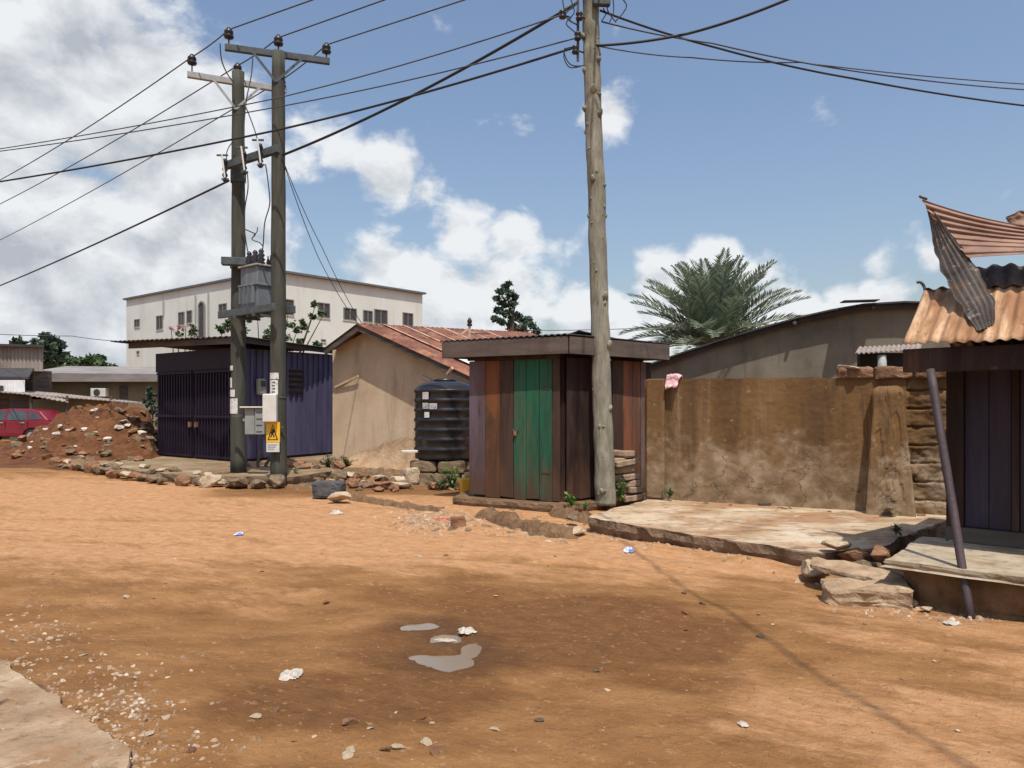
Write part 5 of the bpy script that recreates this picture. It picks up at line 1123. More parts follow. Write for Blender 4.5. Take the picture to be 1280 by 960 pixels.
# loose laterite course on top at the right
for (p0, p1, z_, hgt) in ((1046, 1092, 0, .16), (1094, 1140, .0, .155), (1142, 1188, .0, .165)):
    t0, t1 = on_line(p0, wl, wr), min(1, on_line(p1, wl, wr)); a, b = wl.lerp(wr, t0), wl.lerp(wr, t1); c_ = (a+b)/2-n*.06
    block('laterite_block', (c_.x, c_.y, 1.965), (b-a).length, .22, hgt, math.atan2(d.y, d.x), M['laterite'], {1046: 'leftmost laterite block of the broken course on the brown wall', 1094: 'middle laterite block of the broken course on the brown wall', 1142: 'laterite block on the brown wall nearest the rusty roofed shop'}[p0], 'block', rough=.035, tilt=(random.uniform(-.05, .05), 0))
c = wl.lerp(wr, on_line(1060, wl, wr)); stone(c.x, c.y, 2.1, .3, 'pale', 'thin pale stone lying on the broken course of the wall', None, .3)
for i in range(14):
    u = random.uniform(.2, WL-.3); q = wl+d*u+n*random.uniform(.12, .3); stone(q.x, q.y, PZ-.02, random.uniform(.05, .14), random.choice(('grey', 'red')), 'small rubble lying along the foot of the brown wall', 'rubble at the wall foot')
q = G(957,632,PZ); block('stick', (q.x, q.y, PZ+.003), .2, .05, .04, .1, M['old_wood'], 'short dark stick on the concrete slab', 'stick')
# pink cloth on the wall
q = wl.lerp(wr, on_line(843, wl, wr)); rows = []
for i in range(15):
    k = i/14*2-1; r = []
    for j in range(15):
        a = j/14*2-1; q2 = q+d*(a*.115*(1-.25*abs(k)))+n*(k*.17+.0); ed = min(1, (1-abs(a))*3)
        z = 2.035+.03*ed+.03*fnoise(a*4, k*4, 3)-max(0, (abs(k)-.35))*.3*(1+.3*fnoise(a*3, 2, 4)); r.append(Vector((q2.x+.015*fnoise(a*5, k*5, 7), q2.y+(.05*(k > .5)), z)))
    rows.append(r)
mb = MB(); mb.grid(rows); tag(mb.build('cloth', M['pink_cloth'], origin=(q.x, q.y, 2.0), smooth_=True, solid=.012), 'crumpled pink rag hung over the brown wall top', 'rag')

# ------------------------------------------------------------------ grey hall behind the wall
sl_, sr_ = Vector((2.9, 15.6)), Vector((8.2, 13.0))
t = thing('grey_hall', 'long grey cement building with a curved roof behind the brown wall', 'building', (sl_.x, sl_.y, 0))
pf = [(812,457), (860,440), (900,427), (950,412), (1000,398), (1040,389), (1080,382), (1130,379), (1200,381)]
top = []
for px, py in pf:
    q = sl_.lerp(sr_, on_line(px, sl_, sr_)); top.append(Vector((q.x, q.y, zz(py, q.y))))
dd = (sr_-sl_).normalized(); bkv = Vector((-dd.y, dd.x, 0)); bkv = bkv if bkv.y > 0 else -bkv
mb = MB(); mb.prism([Vector((top[0].x, top[0].y, 0)), Vector((top[-1].x, top[-1].y, 0))]+list(reversed([p-Vector((0, 0, .06)) for p in top])), bkv*6); mb.build('wall', M['grey_wall'], t)
mb = MB(); mb.grid([[p-bkv*.22 for p in top], [p+bkv*6.3 for p in top]]); mb.build('roof', M['dark_roof'], t, solid=.03)
mb = MB(); mb.grid([[p-bkv*.1-Vector((0, 0, .02)) for p in top], [p-bkv*.1-Vector((0, 0, .1)) for p in top]]); mb.build('bargeboard', M['dark_roof'], t, solid=.03)
for px in (995, 1092):
    q = sl_.lerp(sr_, on_line(px, sl_, sr_)); py = 405 if px == 995 else 386; mb = MB(); mb.tube([Vector((q.x, q.y, zz(py, q.y)))-bkv*.25, Vector((q.x, q.y, zz(py, q.y)))-bkv*.02], .035, 8); mb.build('purlin_end', M['old_wood'], t)
mb = MB(); q = top[6].lerp(top[7], .0); mb.beam(q+Vector((-.5, -.2, .045)), q+Vector((.1, -.3, .05)), .3, .015); mb.build('loose_sheet', M['dark_roof'], t)
# little shelter
cY = 11.4; t = thing('roof_shelter', 'small tin roofed hood on a white post above the brown wall', 'shelter', (P(1100,470,cY).x, cY, 1.6))
mb = MB(); corr(mb, P(1069,442,cY), P(1150,437,cY-.2), P(1074,434,cY+.8), P(1152,430,cY+.7), 13, .012, nv=3); mb.build('roof', M['cor_grey'], t, solid=.012)
mb = MB(); c = P(1102.5,480,cY); mb.tube([c, P(1102.5,444,cY)], .066, 14); mb.build('post', M['arm_pale'], t, smooth_=True)
mb = MB(); a = P(1075,500,cY+.5); b = P(1150,441,cY+.5); mb.box((a.x, a.y, a.z), (b.x, a.y+.1, b.z)); mb.build('wall', M['dark'], t)  # near-black panel stands in for the shade in the hood's opening
mb = MB(); mb.rbox((c.x, c.y, .0), .35, .35, c.z, .1); mb.build('pier', M['grey_wall'], t)

# ------------------------------------------------------------------ rusty roofed shop on the right
f2 = Vector((.74, -.67)).normalized(); b2 = Vector((.66, .75)).normalized()
t = thing('rusty_shop', 'dark wooden shop under a torn rusty roof at the right edge', 'shop', (4.05, 6.85, 0))
def V3(p, z): return Vector((p.x, p.y, z))
K0 = Vector((4.02, 6.83)); K1 = K0+f2*3.6
mb = MB(); mb.prism([V3(K0+b2*.05, .37), V3(K1+b2*.05, .37), V3(K1+b2*2.2, .37), V3(K0+b2*2.2, .37)], (0, 0, 1.75)); mb.build('wall', M['purple_dark'], t)
seg = [(0, .14, 'pl_dark', .03), (.145, .33, 'shop_purple', .0), (.335, .5, 'shop_purple', .006), (.505, .56, 'pl_dark', .03), (.565, .78, 'shop_purple', .004), (.785, .98, 'shop_purple', .01), (.985, 1.05, 'pl_dark', .03)]
for base in (0, 1.06, 2.12):
    for (s0, s1, mm_, o_) in seg:
        mb = MB(); mb.slab(K0+f2*(base+s0), K0+f2*(base+s1), .5, 2.05, o_-.03, o_+.012); mb.build('plank_panel', M[mm_], t, bevel=.004)
mb = MB(); mb.slab(K0, K1, .365, .495, -.04, .07); mb.build('threshold', M['old_wood'], t)
E0 = Vector((3.36, 6.36)); mb = MB(); mb.slab(E0, E0+f2*4.2, 1.885, 2.085, -.1, 0); mb.build('eave_beam', M['pl_dark'], t, bevel=.008)
mb = MB(); mb.slab(E0+b2*.12, E0+b2*.12+f2*4.1, 2.03, 2.07, -.6, 0); mb.build('soffit', M['pl_dark'], t)
e0 = Vector((3.33, 6.3, 2.115)); ft = Vector((f2.x, f2.y, 0)); bt = Vector((b2.x, b2.y, .75)); topL = e0+bt*.75
mb = MB()
def edge(u, v): return (v-.5)*.16*fnoise(u*26, 3, 1)*(1 if v > .6 else .25)
corr(mb, e0, e0+ft*4.2, topL, topL+ft*4.2, 44, .011, nu=350, nv=12, edge=edge)
for i, v_ in enumerate(mb.v):
    v_.z += .03*fnoise(v_.x*2.0, v_.y*2.0, 4)+.012*fnoise(v_.x*7, v_.y*7, 4)
mb.build('roof', M['rust_sheet'], t, solid=.004, smooth_=True)
# upper strip, its shade put into the dark colour, and burnt back slope
mb = MB(); u0, u1 = .42, 4.2
corr(mb, topL+ft*u0+Vector((0, .0, .0))-bt*.12+Vector((0, 0, .035)), topL+ft*u1-bt*.12+Vector((0, 0, .035)), topL+ft*(u0-.05)+bt*.14+Vector((0, 0, .06)), topL+ft*u1+bt*.36, 30, .016, nu=240, nv=5, edge=lambda u, v: (.35*fnoise(u*14, 2, 5) if v > .7 else .12*fnoise(u*18, 4, 7))); mb.build('roof_strip', M['dark_sheet'], t, solid=.004)
bt2 = Vector((b2.x, b2.y, -.4)); mb = MB(); corr(mb, topL, topL+ft*4.2, topL+bt2*1.6, topL+ft*4.2+bt2*1.6, 36, .016, nu=220, nv=4); mb.build('roof', M['dark_sheet'], t, solid=.004)
# torn sheets
def curve(pl, s):
    # polyline of (px,py,Y) evaluated by arc parameter
    x = s*(len(pl)-1); i = min(len(pl)-2, int(x)); f = x-i
    p0, p1, p2, p3 = pl[max(0, i-1)], pl[i], pl[i+1], pl[min(len(pl)-1, i+2)]
    g_ = lambda k: .5*((2*p1[k])+(p2[k]-p0[k])*f+(2*p0[k]-5*p1[k]+4*p2[k]-p3[k])*f*f+(3*p1[k]-p0[k]-3*p2[k]+p3[k])*f**3)
    return P(g_(0), g_(1), g_(2))
def lcurve(pl, s):
    x = s*(len(pl)-1); i = min(len(pl)-2, int(x)); f = x-i; return P(*[lerp(pl[i][k], pl[i+1][k], f) for k in range(3)])
def torn(name, c1, c2, nu, nv, waves, amp, m, bulge=0.0, jag=.0):
    rows = []
    for i in range(nv+1):
        v = i/nv; r = []
        for j in range(nu+1):
            u = j/nu; a, b = curve(c1, u), curve(c2, u)
            if jag: b = b+(b-a).normalized()*jag*fnoise(u*11, 2, 3); a = a+(a-b).normalized()*jag*.5*fnoise(u*9, 7, 3)
            p = a.lerp(b, v); r.append(p+Vector((0, 1, .3))*(amp*math.sin(v*waves*6.283)+bulge*(1-abs(2*v-.9)/1.1)+.02*fnoise(u*6, v*5, waves)*(1 if bulge else 0)))
        rows.append(r)
    mb = MB(); mb.grid(rows); return mb.build(name, m, t, solid=.004, smooth_=True)
rows = []; NV, NU = 84, 90      # parallel corrugations, the sheet's left end torn off along a slant
for i in range(NV+1):
    v = i/NV; lx, ly, lY = lerp(1153, 1211, v), lerp(249, 322, v), lerp(6.93, 6.45, v); rx, ry, rY = 1350, lerp(287, 316, v), lerp(6.05, 5.85, v); r = []
    jg = 4*fnoise(v*7, 3, 1)+2*fnoise(v*23, 3, 1)-2
    for j in range(NU+1):
        u = j/NU; x = lerp(lx+jg*(1-v)*v*3, rx, u); e = 1-(1-u)**1.9; y = lerp(ly, ry, e); Yq = lerp(lY, rY, u)
        r.append(P(x, y, Yq)+Vector((0, 1, .3))*(.015*math.sin(v*7.5*6.283)+.1*min(v/.55, (1-v)/.45)+.012*fnoise(u*7, v*4, 3)))
    rows.append(r)
mb = MB(); mb.grid(rows); mb.build('torn_sheet', M['pink_sheet'], t, solid=.003)
fl1 = [(1158,251,6.93), (1165,285,6.86), (1169,312,6.76), (1178,338,6.58), (1190,362,6.42), (1206,388,6.23), (1223,414,6.0)]
fl2 = [(1160,252,6.9), (1179,276,6.72), (1198,300,6.56), (1218,326,6.42), (1234,353,6.22), (1247,379,6.06), (1246,405,5.98)]
rows = []
for i in range(61):
    v = i/60; r = []
    for j in range(121):
        u = j/120; a, b = lcurve(fl1, u), lcurve(fl2, u); p = a.lerp(b, v); jag = (b-a).normalized()*(.02*fnoise(u*13, 3, 7)*(abs(2*v-1)**6))
        r.append(p+jag+Vector((0, 1, .25))*(.007*math.sin(v*5.5*6.283)+(.05*abs(v-.38))+.008*fnoise(u*5, v*3, 8)))
    rows.append(r)
mb = MB(); mb.grid(rows); mb.build('torn_flap', M['dark_sheet'], t, solid=.003)
torn('torn_scrap', [(1258,271,6.5), (1266,268,6.45), (1277,263,6.4), (1290,268,6.35)], [(1265,281,6.45), (1270,282,6.4), (1280,283,6.35), (1295,284,6.3)], 16, 10, 2, .008, M['pink_sheet'], .03)
mb = MB(); mb.tube([curve([(1149,245,6.95), (1153,247,6.94), (1159,249,6.93)], s/6) for s in range(7)], .012, 6); mb.build('bent_tip', M['dark_sheet'], t)
mb = MB(); mb.tube([curve([(1146,353,6.9), (1151,353,6.89), (1155,358,6.88), (1157,366,6.86)], s/8) for s in range(9)], .014, 6); mb.build('bent_tip', M['dark_sheet'], t)
# porch
pt = thing('porch', 'pale tiled porch on a crumbling laterite base below the rusty roofed shop', 'porch', (3.6, 6.2, 0))
o = slab_poly('paving', [(3.0, 5.96), (3.02+.74*2, 5.94-.67*2), (3.02+.74*4.5, 5.94-.67*4.5), (3.9+.74*4.6, 6.98-.67*4.6), (4.06, 6.9), (3.9, 7.0)], .30, .36, [M['tile'], M['tile']], .02, parent=pt, step=.06)
o = slab_poly('plinth', [(3.1, 6.02), (3.1+.74*2, 6.02-.67*2), (3.1+.74*4.4, 6.02-.67*4.4), (4.0+.74*4.4, 7.2-.67*4.4), (4.6, 8.0), (3.9, 7.0)], -.05, .297, [M['kerb'], M['kerb']], .09, parent=pt)
# prop
mb = MB(); a = Vector((3.42, 5.5, -.03)); b = V3(Vector((3.51, 6.2)), 1.9); pts = [a.lerp(b, i/12)+Vector((.003*fnoise(i*.5, 1), .003*fnoise(i*.5, 2), 0)) for i in range(13)]
mb.tube(pts, [lerp(.031, .034, i/12)*(1+.06*fnoise(i*.8, 4)) for i in range(13)], 10)
tag(mb.build('prop_pole', M['pipe_purple'], origin=a, smooth_=True), 'leaning purple grey wooden prop holding up the rusty roof eave', 'prop')

# ------------------------------------------------------------------ far left buildings
def wallbox(name, parent, x0, x1, Y, z0, z1, dep, m):
    mb = MB(); mb.box((x0, Y, z0), (x1, Y+dep, z1)); return mb.build(name, m, parent)
X = lambda px, Y: (px-640)/F*Y
Y = 36; t = thing('tin_building', 'grey rusty tin clad building at the far left edge', 'building', (X(20,Y), Y, 0))
wallbox('wall', t, X(-90,Y), X(36,Y), Y+.3, 0, zz(462,Y), 1.5, M['old_wood'])
mb = MB(); corr(mb, P(-90,464,Y), P(53,464,Y), P(-90,429,Y), P(53,432,Y), 30, .03, nv=2); mb.build('upper_cladding', M['cor_grey'], t, solid=.02)
mb = MB(); corr(mb, P(53,464,Y), P(53,464,Y)+Vector((-3.4, 5, 0)), P(53,432,Y), P(53,432,Y)+Vector((-3.4, 5, 0)), 12, .03, nv=2); mb.build('side_cladding', M['cor_grey'], t, solid=.02)
mb = MB(); mb.hexa([P(-92,431,Y-.3), P(55,434,Y-.3), P(55,434,Y-.3)+Vector((-4.1, 6, 0)), P(-92,431,Y-.3)+Vector((-4.1, 6, 0)), P(-92,427.5,Y-.3), P(55,431,Y-.3), P(55,431,Y-.3)+Vector((-4.1, 6, 0)), P(-92,427.5,Y-.3)+Vector((-4.1, 6, 0))]); mb.build('roof', M['dark_roof'], t)
mb = MB(); mb.hexa([P(-90,473,Y-1.6), P(36,474,Y-1.6), P(42,463,Y), P(-90,463,Y), P(-90,470,Y-1.6), P(36,471,Y-1.6), P(42,460,Y), P(-90,460,Y)]); mb.build('awning', M['dark_roof'], t)
mb = MB(); corr(mb, P(-90,490,Y-1.75), P(31,490,Y-1.75), P(-90,475,Y-1.75), P(31,475,Y-1.75), 34, .02, nv=2); mb.build('white_panel', M['white_sheet'], t, solid=.01)
mb = MB(); mb.box((X(-3,Y-1.8), Y-1.83, zz(489,Y-1.8)), (X(4,Y-1.8), Y-1.78, zz(482,Y-1.8))); mb.build('window', M['win_dark'], t)
wallbox('lower_wall', t, X(-90,Y), X(38,Y), Y-.3, 0, zz(491,Y), .4, M['old_wood'])
Y = 42; t = thing('long_building', 'long low beige building with a grey roof edge behind the dirt heap', 'building', (X(120,Y), Y, 0))
wallbox('wall', t, X(30,Y), X(240,Y), Y, 0, zz(475,Y), 7, M['beige_wall'])
mb = MB(); mb.hexa([P(26,477,Y-.5), P(262,477,Y-.5), P(262,477,Y-.5)+Vector((0, 8, 0)), P(26,477,Y-.5)+Vector((0, 8, 0)), P(28,466,Y-.5), P(262,468,Y-.5), P(262,466,Y-.5)+Vector((0, 4, .5)), P(28,464,Y-.5)+Vector((0, 4, .5))]); mb.build('roof', M['roof_grey'], t)
mb = MB(); a = P(140,516,Y); mb.box((X(150,Y), Y-.06, 0), (X(160,Y), Y-.002, zz(482,Y))); mb.build('door', M['old_wood'], t)
mb = MB(); mb.box((X(118,Y), Y-.4, zz(496,Y)), (X(136.5,Y), Y-.003, zz(485.5,Y))); ac = mb.build('air_conditioner', M['white_paint'], t, bevel=.02)
mb = MB(); mb.tube([(X(126,Y), Y-.402, zz(490.5,Y)), (X(126,Y), Y-.43, zz(490.5,Y))], .18, 16); mb.build('fan_grille', M['win_dark'], ac)
Y = 34; t = thing('rusty_shed', 'low shed with a thin sagging rusty roof behind the red car', 'shed', (X(90,Y), Y, 0))
wallbox('wall', t, X(36,Y), X(120,Y), Y, 0, zz(499,Y), 2, M['beige_wall']); wallbox('wall', t, X(10,Y), X(36,Y), Y+.1, 0, zz(494,Y), 2, M['old_wood'])
mb = MB(); corr(mb, P(0,490,Y-.6), P(178,504,Y-.6), P(33,487.5,Y+3), P(170,502.5,Y+3), 30, .012, nv=3); mb.build('roof', M['cor_grey'], t, solid=.04)
mb = MB(); corr(mb, P(36,494,Y-1.4), P(86,503,Y-1.4), P(40,492,Y-.4), P(80,498,Y-.4), 8, .02, nv=2); mb.build('awning', M['cor_grey'], t, solid=.03)
for px in (39, 84, 128): mb = MB(); mb.tube([(X(px,Y-1.2), Y-1.2 if px < 100 else Y-.5, 0), (X(px,Y-1.2), Y-1.2 if px < 100 else Y-.5, zz(495,Y))], .05, 6); mb.build('post', M['old_wood'], t)

# ------------------------------------------------------------------ red car
Y = 31; x1 = X(63,Y); x0 = x1-4.25; t = thing('parked_car', 'red hatchback parked at the left edge behind the dirt heap', 'car', ((x0+x1)/2, Y, 0))
def loft(prof, hw0, hw1, zs0, zs1):
    """side outline (x,z) to a solid whose half width goes from hw0 at zs0 to hw1 at zs1"""
    mb = MB(); n = len(prof); k0 = 0
    for s_ in (-1, 1):
        for (x, z) in prof:
            hw = lerp(hw0, hw1, min(1, max(0, (z-zs0)/(zs1-zs0)))); mb.v.append(Vector((x, Y+.85+s_*hw, z)))
    mb.face(tuple(range(n))); mb.face(tuple(reversed(range(n, 2*n))))
    for i in range(n): j = (i+1) % n; mb.face((i, j, n+j, n+i))
    return mb
def arch(cx, r, z0, n=8): return [(cx+r*math.cos(math.pi-k*math.pi/n), z0+r*math.sin(math.pi-k*math.pi/n)) for k in range(n+1)]
lo = [(x0+.02, .35), (x0, .6), (x0+.12, .78), (x0+.9, .9), (x0+1.2, .95), (x1-.25, .98), (x1-.04, .92), (x1, .7), (x1-.03, .35)]
wf, wr_ = x0+.8, x1-.82
lo_b = lo+list(reversed(arch(wr_, .36, .3)))+list(reversed(arch(wf, .36, .3)))
mb = loft(lo_b, .84, .8, .4, 1.0); mb.build('body', M['car_red'], t, bevel=.03)
cab = [(x0+.95, .93), (x0+1.75, 1.42), (x0+2.3, 1.47), (x1-1.0, 1.45), (x1-.55, 1.36), (x1-.1, .96)]
mb = loft(cab, .79, .6, .93, 1.47); mb.build('cabin', M['car_red'], t, bevel=.05)
def cabwin(nm, pl):
    mb = MB(); mb.prism([Vector((x, Y+.85-lerp(.79, .6, (z-.93)/.54)-.012, z)) for x, z in pl], (0, .02, 0)); return mb.build(nm, M['glass'], t)
cabwin('window', [(x0+1.35, .99), (x0+1.85, 1.36), (x0+2.28, 1.39), (x0+2.28, .99)])
cabwin('window', [(x0+2.38, .99), (x0+2.38, 1.39), (x1-1.13, 1.38), (x1-1.02, .99)])
cabwin('window', [(x1-.93, 1.0), (x1-1.02, 1.37), (x1-.72, 1.3), (x1-.42, 1.02)])
for cx in (wf, wr_):
    for sy in (Y+.03, Y+1.5):
        mb = MB(); mb.tube([(cx, sy, .31), (cx, sy+.17, .31)], .31, 24); w_ = mb.build('wheel', M['rubber'], t)
        mb = MB(); mb.tube([(cx, sy-.012, .31), (cx, sy-.001, .31)], .19, 16); mb.build('rim', M['arm_pale'], w_)
for x in (x0+2.15, x1-1.2): mb = MB(); mb.box((x-.1, Y+.005, .86), (x+.1, Y+.03, .9)); mb.build('handle', M['arm_pale'], t)
for x in (x0+2.33, x1-.98): mb = MB(); mb.box((x-.006, Y+.012, .42), (x+.006, Y+.035, .93)); mb.build('door_seam', M['black'], t)
mb = MB(); mb.box((x1-.09, Y+.06, .72), (x1+.02, Y+.28, .9)); mb.build('tail_light', M['red_litter'], t)
mb = MB(); mb.box((x0-.01, Y+.1, .6), (x0+.12, Y+.4, .74)); mb.build('headlight', M['glass'], t)

# ------------------------------------------------------------------ trees
def leafq(mb, c, s):
    a = Vector((random.gauss(0, 1), random.gauss(0, 1), random.gauss(0, .7))).normalized(); b = a.cross(Vector((random.gauss(0, 1), random.gauss(0, 1), random.gauss(0, 1)))).normalized()
    mb.quad(c-a*s-b*s*.1, c-b*s*.45, c+a*s, c+b*s*.45)
def crown(parent, clumps, m, per, ls, name='crown', spread=.55):
    mb = MB()
    if name == 'foliage':
        clumps = [(Vector(c)+Vector((random.gauss(0, r*.6), random.gauss(0, r*.6), random.gauss(0, r*.5))), r*random.uniform(.45, 1.15)) for c, r in clumps for _ in range(3)]; per = int(per*.4); spread = .8
    for (c, r) in clumps:
        for _ in range(per):
            v = Vector((random.gauss(0, 1), random.gauss(0, 1), random.gauss(0, 1))).normalized()*r*(random.random()**spread)*random.uniform(.75, 1.15); v.z *= .85
            leafq(mb, Vector(c)+v, ls*random.uniform(.6, 1.3))
    return mb.build(name, m, parent, fix=False)
def tree(nm, label, base, trunk_top, r0, clumps, m, per, ls, cat='tree'):
    t = thing(nm, label, cat, base); b = Vector(base); top = Vector(trunk_top); mb = MB()
    mb.tube([b, b.lerp(top, .5)+Vector((.1, 0, 0)), top], [r0, r0*.8, r0*.5], 8)
    for (c, r) in clumps[::max(1, len(clumps)//8)]: c = Vector(c); mb.tube([b.lerp(top, .75), (b.lerp(top, .9)+c)/2+Vector((0, 0, .1)), c], [r0*.4, r0*.25, r0*.06], 5)
    mb.build('trunk', M['bark'], t); crown(t, clumps, m, per, ls); return t
def blobs_px(lst, Y, dy=1.0): return [((P(px, py, Y)+Vector((0, random.uniform(-dy, dy), 0))), r/F*Y) for px, py, r in lst]
Y = 62; tree('broad_tree', 'dark green tree rising behind the grey tin building', (X(58,Y), Y, 0), P(58,455,Y), .35, blobs_px([(50,432,11),(62,425,9),(74,432,8),(78,446,8),(62,446,14),(48,450,11),(40,440,6),(70,455,12),(80,458,6),(35,432,4),(13,428,9),(0,432,8),(55,420,5),(58,440,14),(68,438,12),(52,446,12),(72,450,12),(60,428,9),(45,438,8)], Y, 1.5), M['leaf_dark'], 260, .27)
Y = 55; tree('broad_tree', 'light green rounded tree behind the long beige building', (X(112,Y), Y, 0), P(112,470,Y), .3, blobs_px([(95,455,12),(110,452,11),(124,454,11),(136,459,10),(148,464,9),(82,460,9),(105,463,12),(125,466,13),(143,470,10),(90,468,10),(116,447,5),(155,468,5),(100,458,14),(118,458,14),(132,464,12),(88,464,11),(108,448,8),(140,466,10)], Y, 1.5), M['leaf_green'], 260, .2)
Y = 44; tree('slender_tree', 'narrow dark tree standing behind the green kiosk roof', (X(645,Y), Y, 0), P(640,400,Y), .2, blobs_px([(632,358,6),(626,366,6),(637,368,7),(629,378,8),(641,380,7),(623,388,6),(634,392,8),(648,396,8),(657,403,8),(665,408,6),(671,414,5),(641,408,9),(627,403,6),(653,413,9),(640,425,13),(621,374,4),(644,372,4),(618,399,4),(636,353,3),(661,398,4)], Y, .5), M['leaf_mid'], 95, .17)
# palm
Yp = 23.5; pc = P(893,432,Yp); t = thing('date_palm', 'bushy grey green date palm rising behind the grey hall', 'palm tree', (pc.x, pc.y, 0))
mb = MB(); mb.tube([(pc.x, pc.y, 0), (pc.x, pc.y, pc.z*.5), (pc.x, pc.y, pc.z+.1)], [.3, .28, .33], 12); mb.build('trunk', M['bark'], t)
mb = MB(); mbr = MB()
NF = 60
for i in range(NF):
    az = i*2.39996+random.uniform(-.2, .2); el = R(lerp(86, 2, ((i+.5)/NF)**1.0)+random.uniform(-5, 5)); Ln = random.uniform(2.75, 3.2)*(.95 if el > 1.2 else 1)
    dr = Vector((math.cos(az), math.sin(az), 0)); pts = []; p = pc+dr*.12; e = el; n_ = 22
    for k in range(n_+1):
        pts.append(p.copy()); st = Ln/n_; p = p+(dr*math.cos(e)+Vector((0, 0, math.sin(e))))*st; e -= (.008+.05*(k/n_)**1.5+(.012 if el < .6 else 0))
    mbr.tube(pts, [lerp(.028, .006, k/n_) for k in range(n_+1)], 4)
    for k in range(3, n_+1):
        for sub in (0, .5):
            if k+sub > n_: continue
            q = pts[k] if sub == 0 or k == n_ else pts[k].lerp(pts[k+1], sub); T = (pts[k]-pts[k-1]).normalized(); sd = T.cross(Vector((0, 0, 1)))
            sd = sd.normalized() if sd.length > .05 else Vector((-dr.y, dr.x, 0)); up = sd.cross(T)
            ln = .62*math.sin(math.pi*min(1, (k+sub)/n_*.82+.14))**.7*random.uniform(.8, 1.15)
            for s_ in (-1, 1):
                dv = (sd*s_*.72+T*.62+up*random.uniform(.12, .4)).normalized(); wv = T*.034
                e_ = q+dv*ln-Vector((0, 0, .05*ln)); k0 = len(mb.v); mb.v += [q-wv, q+dv*ln*.5-wv*1.2+up*.01, e_, q+dv*ln*.5+wv*1.2+up*.01]; mb.face((k0, k0+1, k0+2, k0+3))
cr_ = mb.build('crown', M['leaf_palm'], t, fix=False); mbr.build('frond_ribs', M['leaf_palm'], t)
# shrubs behind the purple kiosk roof
Y = 25.5; t = thing('garden_shrub', 'leggy green shrub showing above the purple kiosk roof', 'shrub', (X(335,Y), Y, 0))
mb = MB(); base = Vector((X(335,Y), Y, 0)); tips = [(285,405),(300,393),(322,398),(345,380),(352,405),(372,412),(385,428),(394,383),(390,398),(405,392),(330,415),(275,415),(360,392)]
for px, py in tips: q = P(px, py, Y); mb.tube([base+Vector((random.uniform(-.3, .3), 0, 0)), base.lerp(q, .5)+Vector((random.uniform(-.2, .2), 0, .3)), q], [.05, .035, .012], 5)
mb.build('stems', M['bark'], t)
crown(t, blobs_px([(285,406,9),(298,398,9),(277,412,7),(310,412,8),(330,418,8),(350,408,8),(362,412,9),(372,408,8),(378,428,7),(394,380,5),(388,394,4),(402,390,4),(345,388,5),(300,415,12),(358,424,8),(320,392,5),(383,405,3),(394,430,4),(312,402,6)], Y, .4), M['leaf_green'], 75, .085, 'foliage')
Y = 25; t = thing('garden_shrub', 'small shrub with reddish flowers above the purple kiosk roof', 'shrub', (X(228,Y), Y, 0))
mb = MB(); base = Vector((X(228,Y), Y, 0))
for px, py in ((214,412),(222,410),(232,408),(240,405),(244,412)): q = P(px, py, Y); mb.tube([base, base.lerp(q, .6), q], [.04, .03, .01], 5)
mb.build('stems', M['bark'], t); crown(t, blobs_px([(241,408,5),(242,415,6),(232,414,5),(226,416,5)], Y, .2), M['leaf_green'], 40, .07, 'foliage'); crown(t, blobs_px([(215,411,3.5),(222,409,3.5),(219,415,4),(228,412,3)], Y, .2), M['petal'], 22, .06, 'flowers')
# creeper left of the purple kiosk
Y = 25.2; t = thing('creeper', 'leafy creeper standing between the dirt heap and the purple kiosk', 'plant', (X(190,Y), Y, 0))
mb = MB(); mb.tube([(X(190,Y), Y, .1), (X(191,Y), Y, 1.2), (X(187,Y), Y, zz(482,Y))], [.03, .025, .01], 5); mb.build('stem', M['bark'], t)
crown(t, blobs_px([(187,486,4),(189,494,5),(191,503,6),(188,511,8),(196,515,8),(183,505,5),(198,506,5),(180,515,6),(194,524,9)], Y, .3), M['leaf_dark'], 60, .075, 'foliage')
# weeds
def weed(label, px, py, z, hgt, n, wid, m='leaf_weed', Y=None):
    q = G(px, py, z) if Y is None else Vector((X(px,Y), Y, z)); t = thing('weed', label, 'weed', q); mb = MB(); ms = MB()
    for i in range(n):
        a = random.uniform(0, 6.28); l = random.uniform(.5, 1)*hgt; tip = q+Vector((math.cos(a)*wid*random.random(), math.sin(a)*wid*random.random(), l)); ms.tube([q, q.lerp(tip, .5)+Vector((0, 0, .03)), tip], [.008, .006, .003], 4)
        for k in range(9):
            c = q.lerp(tip, random.uniform(.25, 1)); s_ = random.uniform(.025, .05)*(.7+hgt); dv = Vector((random.gauss(0, 1), random.gauss(0, 1), random.gauss(.3, .5))).normalized(); sd = dv.cross(Vector((0, 0, 1))).normalized()
            mb.quad(c, c+dv*s_+sd*s_*.4, c+dv*s_*2.1, c+dv*s_-sd*s_*.4)
    ms.build('stems', M[m], t); mb.build('leaves', M[m], t, fix=False)
weed('green weed growing by the tank left of the green kiosk', 566, 600, .0, .55, 16, .3, Y=13.9)
weed('low green weed under the black tank', 552, 604, .0, .3, 10, .3, 'leaf_green', Y=13.9)
weed('small weed at the corner of the green kiosk', 714, 634, .1, .22, 9, .14)
weed('bright weed behind the foot of the wooden pole', 776, 606, .1, .38, 9, .12, Y=11.6)
weed('tall weed against the dark side of the green kiosk', 737, 620, .1, .95, 6, .1, Y=11.75)
weed('weed tuft at the foot of the tan house', 434, 578, .15, .25, 16, .4, 'leaf_green', Y=17.6)
weed('straggly weed on the rubble between purple kiosk and tan house', 409, 580, .15, .35, 12, .3, 'leaf_green', Y=17.2)
weed('weed at the foot of the brown wall near its pilaster', 838, 624, .24, .14, 6, .1, 'leaf_green', Y=11.0)
